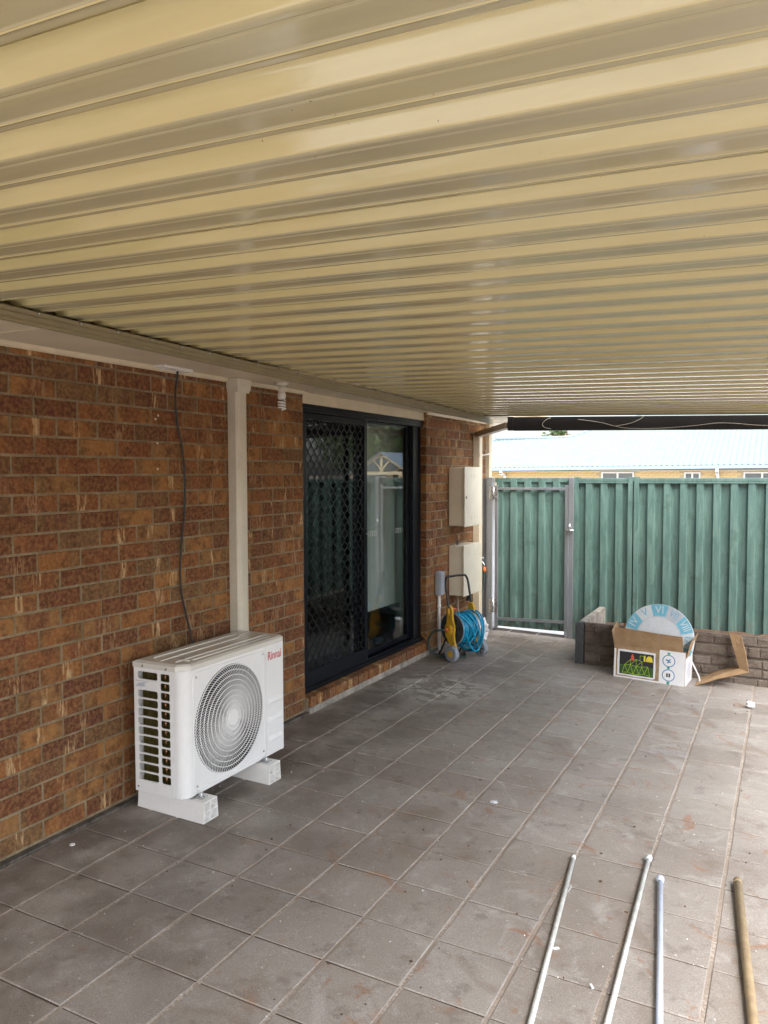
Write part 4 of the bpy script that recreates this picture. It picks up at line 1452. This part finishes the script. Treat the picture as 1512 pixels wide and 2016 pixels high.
for k in range(12):
    a0_, a1_ = rad(90 - (k * 30 - 15)), rad(90 - (k * 30 + 15))
    pts = [(R_ * .995 * math.cos(a0_ + (a1_ - a0_) * i / 6), R_ * .995 * math.sin(a0_ + (a1_ - a0_) * i / 6)) for i in range(7)] + [(R_ * .655 * math.cos(a1_ + (a0_ - a1_) * i / 6), R_ * .655 * math.sin(a1_ + (a0_ - a1_) * i / 6)) for i in range(7)]
    even = k % 2 == 0
    sg = MB().prism(pts[::-1], 1, -.0075, -.0035).build('sector', 'disc_blue' if even else ('disc_grey' if k == 1 else 'disc_white'), cl)
    if k in NUM:
        me = text_mesh(NUM[k], .088, 'disc_white' if even else 'disc_blue', .0004)
        an = 90 - k * 30
        q = link('numeral', me, sg, (R_ * .83 * math.cos(rad(an)), -.0084, R_ * .83 * math.sin(rad(an))))
        q.rotation_euler = Matrix.Rotation(rad(k * 30), 4, 'Y').to_3x3().to_4x4().to_euler()
        q.matrix_local = Matrix.Translation((R_ * .83 * math.cos(rad(an)), -.0084, R_ * .83 * math.sin(rad(an)))) @ Matrix.Rotation(rad(k * 30), 4, 'Y') @ Matrix.Rotation(rad(90), 4, 'X') @ Matrix.Scale(.75 if len(NUM[k]) > 2 else 1, 4, (1, 0, 0))

# folded cardboard strip leaning on the garden bed
m = MB()
pa = [(2.546, 6.965, .335), (2.59, 6.92, .20), (2.633, 6.86, .070), (2.47, 6.80, .005), (2.315, 6.76, g(2.3, 6.76) + .004)]
pb = [(2.640, 6.93, .325), (2.675, 6.87, .195), (2.705, 6.80, .060), (2.48, 6.775, -.012), (2.318, 6.735, g(2.3, 6.74) + .004)]
m.strip(pa, pb, .006)
m.strip([(x, y + .001, z) for x, y, z in pa[:3]], [(x - .004, PYF - .016, z - .004) for x, y, z in pa[:3]], .004)
m.strip([(x, y + .001, z + .003) for x, y, z in pa[2:]], [(x, PYF - .016, max(z, g(x, 6.98) + .002) + .006) for x, y, z in pa[2:]], .004)
o = m.build('cardboard_strip', 'cardboard', loc=(2.6, 6.85, g(2.6, 6.85))); tag(o, 'folded cardboard strip leaning against the stone garden bed', 'cardboard')

# crumpled tissue
def crumple(name, x, y, r, seed, mat, label, cat, sz=(1, .8, .7)):
    bm = bmesh.new()
    bmesh.ops.create_icosphere(bm, subdivisions=3, radius=r)
    rr = random.Random(seed)
    from mathutils import noise
    off = Vector((seed * 3.1, seed * 1.7, 0))
    for v in bm.verts:
        d = v.co.normalized()
        k_ = 1 + .55 * noise.noise(d * 2.1 + off) + .28 * noise.noise(d * 5.3 + off)
        v.co = Vector((d.x * sz[0], d.y * sz[1], d.z * sz[2])) * r * k_
    zmin = min(v.co.z for v in bm.verts)
    m = MB()
    bm.verts.index_update()
    z = g(x, y)
    m.add([(v.co.x + x, v.co.y + y, v.co.z - zmin + z) for v in bm.verts], [[v.index for v in f.verts] for f in bm.faces])
    bm.free()
    o = m.build(name, mat, loc=(x, y, z))
    tag(o, label, cat)
crumple('tissue', 2.735, 6.315, .030, 3, 'paper_white', 'crumpled white tissue lying on the paving below the garden bed', 'tissue')
crumple('plastic_bag', .28, 7.30, .085, 8, 'paper_white', 'crumpled white plastic bag on the ground behind the hose reel', 'bag', (.8, .9, 1.25))
crumple('foil_scrap', 1.632, 3.797, .014, 5, 'cap_grey', 'tiny bluish foil scrap in the middle of the paving', 'scrap', (1.4, .8, .5))
o = MB().cyl((.125, 2.441, g(.125, 2.44)), (.125, 2.441, g(.125, 2.44) + .004), .012, n=18).build('bottle_cap', 'paper_white'); tag(o, 'small round white cap lying near the wall foot', 'cap')
# tiny chips of plaster and soil crumbs strewn about
m = MB()
rr = random.Random(21)
for i in range(130):
    x, y = rr.uniform(.15, 3.2), rr.choice((rr.uniform(1.9, 7.8), rr.uniform(2.2, 4.6)))
    s = rr.uniform(.0012, .0034) * (1.5 if rr.random() < .07 else 1)
    z = g(x, y)
    a = rr.uniform(0, 6.28)
    pts = [(x + s * math.cos(a + q) * rr.uniform(.5, 1.3), y + s * math.sin(a + q) * rr.uniform(.5, 1.3)) for q in (0, 1.6, 3.1, 4.7)]
    m.hexa([(px, py, z) for px, py in pts] + [(px, py, z + s * .8) for px, py in pts])
o = m.build('chips', 'paper_white', kind='stuff'); o['label'] = 'tiny pale plaster chips strewn on the paving'; o['category'] = 'debris'
m = MB()
for i in range(150):
    x, y = rr.uniform(.6, 3.2), rr.uniform(1.9, 7.0)
    s = rr.uniform(.002, .006)
    z = g(x, y); a = rr.uniform(0, 6.28)
    pts = [(x + s * math.cos(a + q) * rr.uniform(.5, 1.5), y + s * math.sin(a + q) * rr.uniform(.5, 1.5)) for q in (0, 1.6, 3.1, 4.7)]
    m.hexa([(px, py, z) for px, py in pts] + [(px, py, z + s * .7) for px, py in pts])
o = m.build('crumbs', 'soil', kind='stuff'); o['label'] = 'dark red soil crumbs on the paving'; o['category'] = 'debris'
for (x, y, a, label) in ((2.237, 2.734, .6, 'white plastic sliver beside the left pale rod'), (2.396, 2.584, 2.2, 'white plastic sliver between the two long pale rods')):
    m = MB(); z = g(x, y)
    c, s = math.cos(a), math.sin(a)
    m.hexa([(x + c * u - s * v, y + s * u + c * v, z + h + (.001 if h else 0)) for h in (0, .004) for u, v in ((-.011, -.004), (.011, -.004), (.009, .004), (-.011, .004))])
    o = m.build('plastic_sliver', 'paper_white'); tag(o, label, 'scrap')

# ------------------------------------------------------------------ rods lying in front
def rod(name, p, q, r, mat, label, cat, cap=None, ext=1.15):
    p, q = Vector(p), Vector(q)
    e = p + (q - p) * ext
    t = thing(name, label, cat, (p.x, p.y, g(p.x, p.y)), group='rods lying on the paving')
    P = Vector((p.x, p.y, g(p.x, p.y) + r + (.006 if cap == 'ring' else (.005 if cap == 'ball' else 0)))); Q = Vector((e.x, e.y, g(e.x, e.y) + r))
    d = (Q - P).normalized()
    MB().tube([P, P + (Q - P) * .5, Q], r, 16).build('tube', mat, t)
    if cap == 'ring':
        MB().tube([P - d * .006, P - d * .003, P + d * .020, P + d * .024], [r * .9, r * 1.55, r * 1.55, r * 1.1], 16).build('end_cap', 'cap_grey', t)
    elif cap == 'ball':
        MB().tube([P - d * .010, P - d * .006, P + d * .006, P + d * .018, P + d * .030], [r * .6, r * 1.35, r * 1.5, r * 1.4, r * 1.05], 16).build('end_cap', 'pole_blue', t)
    else:
        MB().tube([P - d * .002, P + d * .028], r * 1.04, 16).build('ferrule', 'tube_white' if mat != 'pole_tan' else 'pole_tan', t)
rod('curtain_rod', (2.134, 3.427), (2.269, 2.315), .0095, 'pole_white', 'leftmost pale rod lying on the paving, with a plain end', 'rod', None, 1.6)
rod('curtain_rod', (2.432, 3.568), (2.480, 2.430), .0095, 'pole_white', 'pale rod with a ring-shaped end cap, second rod from the air conditioner', 'rod', 'ring', 1.6)
rod('curtain_rod', (2.502, 3.402), (2.622, 2.507), .0110, 'pole_blue', 'light blue rod with a rounded end cap lying on the paving', 'rod', 'ball', 1.8)
rod('timber_pole', (2.791, 3.540), (2.881, 2.649), .0165, 'pole_tan', 'thick tan pole lying on the paving, rightmost of the rods', 'pole', None, 1.8)
z = g(2.165, 3.124)
o = MB().strip([(2.168, 3.17, z + .001), (2.178, 3.145, z + .001), (2.176, 3.115, z + .001)], [(2.180, 3.172, z + .014), (2.192, 3.15, z + .018), (2.184, 3.115, z + .010)], .0015).build('clip', 'paper_white', loc=(2.17, 3.14, z)); tag(o, 'small curved white clip beside the leftmost rod', 'clip')

# ------------------------------------------------------------------ hose reel
zr = g(.388, 6.64)
reel = thing('hose_reel', 'yellow and black hose reel cart with blue hose beside the step', 'hose reel', (.388, 6.64, zr), rad(-21.8), world=False)
HX, HZ = -.075, .272
def circ(cx, cz, r, y, n=40, a0_=0.):
    return [(cx + r * math.cos(a0_ + 2 * math.pi * i / n), y, cz + r * math.sin(a0_ + 2 * math.pi * i / n)) for i in range(n)]
for sy in (-1, 1):
    y0_ = sy * .192
    m = MB().tube([(0, y0_ - .024, .070), (0, y0_ - .020, .070), (0, y0_ + .020, .070), (0, y0_ + .024, .070)], [.062, .070, .070, .062], 36)
    wh = m.build('wheel', 'wheel_grey', reel)
    for s2 in (-1, 1):
        MB().tube([(0, y0_ + s2 * .0245, .070), (0, y0_ + s2 * .0275, .070)], [.030, .026], 24).build('hub_cap', 'reel_yellow' if s2 * sy > 0 else 'reel_dark', wh)
    if sy > 0:
        for k in range(6):
            an = k * math.pi / 3
            MB().tube([(.026 * math.cos(an), y0_ - .0265, .07 + .026 * math.sin(an)), (.058 * math.cos(an), y0_ - .0265, .07 + .058 * math.sin(an))], .005, 6).build('spoke', 'reel_black', wh)
    # yellow side bracket
    yb_ = sy * .142
    L_ = [(-.018, .055), (-.050, .120), (-.088, .165), (-.118, .205), (-.132, .250), (-.130, .292), (-.108, .330), (-.103, .375), (-.108, .440), (-.104, .470), (-.088, .487)]
    Rr = [(-.068, .487), (-.048, .470), (-.038, .440), (-.040, .395), (-.030, .345), (-.016, .310), (-.014, .270), (-.020, .235), (-.018, .195), (-.004, .140), (.018, .085), (.022, .055)]
    m = MB().prism(L_ + Rr, 1, yb_ - .011, yb_ + .011)
    br = m.build('side_bracket', 'reel_yellow', reel)
    m = MB().tube([(HX, yb_ + sy * .0112, HZ), (HX, yb_ + sy * .024, HZ), (HX, yb_ + sy * .028, HZ)], [.046, .043, .036], 32); m.build('bearing', 'reel_yellow', br)
    m = MB().tube([(-.085, yb_ + sy * .0115, .465), (-.080, yb_ + sy * .0135, .445), (-.076, yb_ + sy * .0115, .40)], [.010, .015, .008], 10); m.build('clamp', 'reel_yellow', br)
    # rear leg
    m = MB().tube(smooth_pts([(HX - .03, yb_, .225), (HX - .085, yb_, .11), (HX - .135, yb_, .03), (HX - .150, yb_, .008)], 4), .009, 10)
    m.build('rear_leg', 'reel_black', reel)
MB().tube([(HX - .148, -.145, .012), (HX - .148, .145, .012)], .008, 10).build('foot_bar', 'reel_black', reel)
MB().tube([(0, -.168, .070), (0, .168, .070)], .007, 10).build('axle', 'reel_black', reel)
MB().tube([(HX - .145, -.143, .014), (-.02, -.15, .05)], .006, 8).build('brace', 'reel_black', reel)
hp_ = smooth_pts([(-.078, -.150, .45), (-.100, -.149, .56), (-.122, -.146, .675), (-.132, -.132, .722), (-.137, -.095, .738), (-.137, .095, .738), (-.132, .132, .722), (-.122, .146, .675), (-.100, .149, .56), (-.078, .150, .45)], 6)
MB().tube(hp_, .0105, 12).build('handle', 'reel_black', reel)
# drum flanges
for yf, nm in ((-.112, 0), (.088, 1)):
    m = MB().tube([(HX, yf - .004, HZ), (HX, yf + .004, HZ)], [.142, .142], 56)
    fl = m.build('flange', 'reel_dark', reel)
    MB().tube(circ(HX, HZ, .142, yf, 56), .0055, 8, closed=True).build('rim', 'wheel_grey', fl)
    m = MB()
    for k in range(8):
        an = k * math.pi / 4 + .2
        m.tube([(HX + .05 * math.cos(an), yf - .0055, HZ + .05 * math.sin(an)), (HX + .134 * math.cos(an), yf - .0055, HZ + .134 * math.sin(an))], .0045, 6)
    m.build('ribs', 'reel_black', fl)
MB().tube([(HX, -.108, HZ), (HX, .084, HZ)], .062, 24, caps=False).build('drum_core', 'reel_dark', reel)
# crank grip
MB().tube([(HX - .075, .02, HZ + .15), (HX - .078, -.065, HZ + .165)], [.013, .016], 14).build('crank_grip', 'orange_plastic', reel)
# hose: close windings and loose outer turns
rr = random.Random(4)
pts = []
lay_r = [.080, .096, .112, .128]
for li, r0 in enumerate(lay_r):
    turns = 10
    for i in range(turns * 22):
        t_ = i / (turns * 22)
        s_ = t_ if li % 2 == 0 else 1 - t_
        an = 2 * math.pi * i / 22
        r_ = r0 + .004 * math.sin(an * .37 + li) + (.004 * math.sin(an * 1.1) if li == 3 else 0)
        pts.append((HX + r_ * math.cos(an), -.098 + .172 * s_, HZ + r_ * math.sin(an)))
hose = MB().tube(pts, .0078, 8).build('blue_hose', 'hose_blue', reel)
for k, (r0, dz, y0_, tw) in enumerate(((.150, -.012, .040, .05), (.160, -.024, .062, -.03), (.172, -.034, .105, .03), (.186, -.046, .118, .04), (.166, -.020, .128, -.02), (.152, -.018, .00, -.10))):
    pp = []
    for i in range(48):
        an = 2 * math.pi * i / 48
        pp.append((HX + .01 + (r0 * .93) * math.cos(an), y0_ + tw * math.sin(an) + .012 * math.cos(an * 2 + k), HZ + dz + r0 * math.sin(an)))
    MB().tube(pp, .0078, 8, closed=True).build('loose_turn', 'hose_blue', hose)
m = MB().tube(smooth_pts([(HX + .02, -.06, HZ + .150), (HX + .07, -.075, HZ + .10), (HX + .115, -.06, HZ - .02), (HX + .12, -.01, HZ - .14), (HX + .125, .06, HZ - .205), (HX + .12, .125, HZ - .18), (HX + .10, .15, HZ - .06), (HX + .06, .14, HZ + .08), (HX, .12, HZ + .13)], 6), .0085, 8)
m.build('loose_turn', 'hose_blue', hose)
# inlet fitting and the dark lead hose
MB().tube([(HX, -.170, HZ), (HX, -.195, HZ), (HX, -.200, HZ)], [.016, .018, .013], 16).build('inlet', 'orange_plastic', reel)
m = MB().tube(smooth_pts([(HX, -.200, HZ), (HX - .03, -.225, HZ), (HX - .11, -.25, HZ - .03), (HX - .17, -.25, HZ - .12), (HX - .165, -.22, HZ - .21), (HX - .10, -.17, .018), (HX + .02, -.10, .011), (HX + .05, .0, .011), (HX - .04, .1, .011), (HX - .16, .2, .011)], 7), .0095, 10)
m.build('lead_hose', 'hose_green', reel)

# ------------------------------------------------------------------ beyond the fence
# neighbouring house
nb = thing('neighbour_house', 'yellow brick house with pale blue iron roof beyond the fence', 'house', (-2, 31, -.6))
EZ0, ES = 1.9203, .00498        # eave height at X=0 and its slope in X
TP = .36
def rz_(x, y):
    return EZ0 + ES * x + TP * (y - 30)
poly = [(-7.55, 30.0), (12, 30.0), (12, 37.2), (-2.3, 37.2), (-5.33, 33.58), (-8.55, 33.46), (-8.75, 33.1)]
def yr(x):                        # upper edge of the near roof plane
    if x < -8.55: return 33.46
    if x < -5.33: return 33.46 + (x + 8.55) / 3.22 * .12
    if x < -2.3: return 33.58 + (x + 5.33) / 3.03 * 3.62
    return 37.2
def yl(x):                        # lower edge: eave, hip on the left
    return 30.0
m = MB()
xs = []
x = -11.9
while x < 12:
    xs += [(x, 0), (x + .10, 0), (x + .115, .022), (x + .16, .022), (x + .175, 0)]
    x += .19
top = [(xx, yr(xx) if xx > -8.6 else max(30.02, 33.46 - (-8.6 - xx) * 1.05), h) for xx, h in xs]
vs = [(xx, 30.0, rz_(xx, 30.0) + h) for xx, h in xs] + [(xx, yy, rz_(xx, yy) + h) for xx, yy, h in top]
n = len(xs)
m.add(vs, [(i, i + 1, n + i + 1, n + i) for i in range(n - 1)])
rf = m.build('roof', 'neighbour_roof', nb)
m = MB()
m.tube([(-8.6, 33.46, rz_(-8.6, 33.46) + .03), (-5.33, 33.58, rz_(-5.33, 33.58) + .03), (-2.3, 37.2, rz_(-2.3, 37.2) + .03), (12, 37.2, rz_(12, 37.2) + .03)], .05, 8)
m.tube([(-8.6, 33.46, rz_(-8.6, 33.46) + .03), (-11.8, 30.05, rz_(-11.8, 30.05) + .03)], .05, 8)
m.tube([(-8.62, 33.5, 3.05), (-8.62, 33.5, 3.55)], .012, 6)
m.build('ridge_cap', 'gutter_blue', rf)
# roof back and inside so that no light leaks through
MB().add([(-8.6, 33.47, rz_(-8.6, 33.46)), (-5.33, 33.59, rz_(-5.33, 33.58)), (-2.3, 37.21, rz_(-2.3, 37.2)), (12, 37.21, rz_(12, 37.2)), (12, 44, 1.9), (-11.8, 40, 1.9), (-11.8, 30.1, 1.88)], [(0, 1, 5), (1, 2, 5), (2, 3, 4, 5), (0, 5, 6)]).build('roof_back', 'neighbour_roof', nb)
m = MB()
m.hexa([(-11.9, 29.86, rz_(-11.9, 30) - .115), (12, 29.86, rz_(12, 30) - .115), (12, 29.99, rz_(12, 30) - .115), (-11.9, 29.99, rz_(-11.9, 30) - .115), (-11.9, 29.86, rz_(-11.9, 30) - .005), (12, 29.86, rz_(12, 30) - .005), (12, 29.99, rz_(12, 30) - .005), (-11.9, 29.99, rz_(-11.9, 30) - .005)])
m.build('gutter', 'gutter_blue', nb)
m = MB(); m.box(-11.9, 12, 29.995, 30.5, 1.74, 1.752); m.build('eave_lining', 'soffit_paint', nb)
WY = 30.5
wins = [(-3.362, -2.168, 1.70), (-.403, .148, 1.68), (1.563, 2.75, 1.68), (4.6, 6.0, 1.68)]
spans, c = [], -11.4
for a, b, zt_w in wins:
    spans.append((c, a)); c = b
spans.append((c, 11.5))
m = MB()
for a, b in spans:
    m.box(a, b, WY + .012, WY + .12, -.6, 1.739)
for a, b, zt_w in wins:
    m.box(a, b, WY + .012, WY + .12, -.6, .85)
    m.box(a, b, WY + .012, WY + .12, zt_w, 1.739)
wl = m.build('wall', 'neighbour_mortar', nb)
me = bpy.data.meshes.new('brick')
q_ = MB().box(-.113, .113, 0, .03, -.036, .036)
me.from_pydata(q_.v, [], q_.f); me.materials.append(MATS['neighbour_brick'])
nbr = Vector(ORG[nb.name])
cnt = 0
mm = MB()
for r_ in range(0, 4):
    zc = 1.697 - .086 * r_
    x = -8.6 + (.12 if r_ % 2 else 0)
    while x < 5:
        if not any(a - .1 < x < b + .1 for a, b, z_ in wins):
            if cnt < 290 and r_ < 4 and -8.2 < x < 2.6:
                link('brick', me, wl, Vector((x, WY, zc)) - nbr); cnt += 1
            else:
                mm.box(x - .113, x + .113, WY, WY + .03, zc - .036, zc + .036)
        x += .24
for i, (a, b, zt_w) in enumerate(wins):
    m = MB(); f_ = .05
    m.box(a, a + f_, WY - .01, WY + .05, .85, zt_w); m.box(b - f_, b, WY - .01, WY + .05, .85, zt_w); m.box(a + f_, b - f_, WY - .01, WY + .05, zt_w - f_, zt_w); m.box(a + f_, b - f_, WY - .01, WY + .05, .85, .9); m.box((a + b) / 2 - .03, (a + b) / 2 + .03, WY - .01, WY + .05, .9, zt_w - f_)
    wo = m.build('window', 'white_plastic', nb)
    MB().box(a + f_, b - f_, WY + .02, WY + .03, .9, zt_w - f_).build('pane', 'far_glass', wo)
for xx in (-7.16, .74):
    m = MB(); m.box(xx - .05, xx + .05, 29.9, 30.0, 1.62, 1.805); m.box(xx - .045, xx + .045, 30.38, 30.46, -.6, 1.66); m.hexa([(xx - .045, 29.9, 1.60), (xx + .045, 29.9, 1.60), (xx + .045, 30.46, 1.56), (xx - .045, 30.46, 1.56), (xx - .045, 29.9, 1.68), (xx + .045, 29.9, 1.68), (xx + .045, 30.46, 1.64), (xx - .045, 30.46, 1.64)])
    m.build('downpipe', 'white_plastic', nb)

# garden gazebo that the glass door reflects
gz = thing('gazebo', 'cream timber gazebo with curved braces and blue roof mirrored in the glass', 'gazebo', (10.2, 26, -.6))
GX, GY, GPK, GBM = 10.22, 26.0, 2.385, 1.70
def bar(p, q, w_, h_, mat, name, par):
    p, q = Vector(p), Vector(q)
    d = (q - p).normalized()
    s_ = Vector((0, 1, 0)) * w_ / 2
    if abs(d.y) > .9: s_ = Vector((1, 0, 0)) * w_ / 2
    u_ = d.cross(s_).normalized() * h_ / 2
    return MB().hexa([p - s_ - u_, q - s_ - u_, q + s_ - u_, p + s_ - u_, p - s_ + u_, q - s_ + u_, q + s_ + u_, p + s_ + u_]).build(name, mat, par)
for yy in (GY, GY + 3.2):
    bar((GX - 1.35, yy, GPK - .82), (GX, yy, GPK), .05, .10, 'timber_cream', 'rafter', gz)
    bar((GX + 1.35, yy, GPK - .82), (GX, yy, GPK), .05, .10, 'timber_cream', 'rafter', gz)
    bar((GX - 1.3, yy, GBM - .02), (GX + 1.3, yy, GBM - .02), .06, .11, 'timber_cream', 'tie_beam', gz)
    bar((GX, yy, GBM), (GX, yy, GPK - .03), .05, .09, 'timber_cream', 'king_post', gz)
    for s in (-1, 1):
        pts = [(GX + s * (.05 + .30 * math.sin(t_ * 1.5) * t_), yy, GBM + .05 + .42 * t_) for t_ in [i / 8 for i in range(9)]]
        MB().tube(pts, .032, 8).build('curved_brace', 'timber_cream', gz)
        bar((GX + s * 1.2, yy, -.6), (GX + s * 1.2, yy, GBM - .08), .1, .1, 'timber_cream', 'post', gz)
        pts = [(GX + s * (1.16 - .45 * t_), yy, GBM - .5 + .42 * math.sin(t_ * 1.5)) for t_ in [i / 6 for i in range(7)]]
        MB().tube(pts, .03, 8).build('curved_brace', 'timber_cream', gz)
for s in (-1, 1):
    MB().hexa([(GX, GY - .15, GPK + .06), (GX + s * 1.5, GY - .15, GPK - .85), (GX + s * 1.5, GY + 3.4, GPK - .85), (GX, GY + 3.4, GPK + .06), (GX, GY - .15, GPK + .08), (GX + s * 1.5, GY - .15, GPK - .83), (GX + s * 1.5, GY + 3.4, GPK - .83), (GX, GY + 3.4, GPK + .08)]).build('roof', 'gutter_blue', gz)

def tree(name, label, x, y, h, r, mat, seed, z0=-.6, leaves=2600, ls=.11):
    rr = random.Random(seed)
    t = thing(name, label, 'tree', (x, y, z0))
    m = MB()
    m.tube(smooth_pts([(x, y, z0), (x + rr.uniform(-.1, .1), y, z0 + h * .3), (x + rr.uniform(-.2, .2), y, z0 + h * .62), (x, y, z0 + h * .9)], 3), [.16 * h / 5 * (1 - .085 * i) for i in range(10)], 8)
    cl_ = []
    for i in range(13):
        an = rr.uniform(0, 6.28); hh = rr.uniform(.42, .95)
        rad_ = r * (1 - abs(hh - .62) * 1.4) * rr.uniform(.5, 1.)
        e = Vector((x + rad_ * math.cos(an), y + rad_ * math.sin(an), z0 + h * hh))
        b = Vector((x, y, z0 + h * max(.25, hh - .22)))
        m.tube([b, (b + e) / 2 + Vector((0, 0, .1)), e], [.05 * h / 5, .035 * h / 5, .012], 5)
        cl_.append((e, r * rr.uniform(.28, .5)))
    m.build('trunk', 'plant_bark', t)
    m = MB()
    for i in range(leaves):
        c, cr = rr.choice(cl_)
        d = Vector((rr.gauss(0, 1), rr.gauss(0, 1), rr.gauss(0, .8))).normalized() * cr * rr.random() ** .4
        p = c + d
        a = Vector((rr.uniform(-1, 1), rr.uniform(-1, 1), rr.uniform(-.5, .5))).normalized() * ls * rr.uniform(.6, 1.3)
        b = a.orthogonal().normalized() * ls * .5
        m.add([p - a, p + b, p + a, p - b], [(0, 1, 2, 3)])
    m.build('crown', mat, t)
tree('garden_tree', 'green tree top showing above the neighbour roof', -8.35, 45, 5.35, 1.6, 'leaf_green', 1)
tree('garden_tree', 'dense dark tree behind the gazebo, tallest of the mirrored trees', 12.9, 32.5, 7.2, 3.0, 'leaf_green', 2, leaves=5200, ls=.16)
tree('garden_tree', 'pale green leafy tree left of the gazebo behind the fence', 9.2, 33.5, 6.0, 2.4, 'leaf_pale', 3, leaves=3600, ls=.18)
tree('garden_tree', 'broad dark tree far behind the gazebo roof', 16.5, 37, 8.5, 3.6, 'leaf_green', 4, leaves=5200, ls=.18)
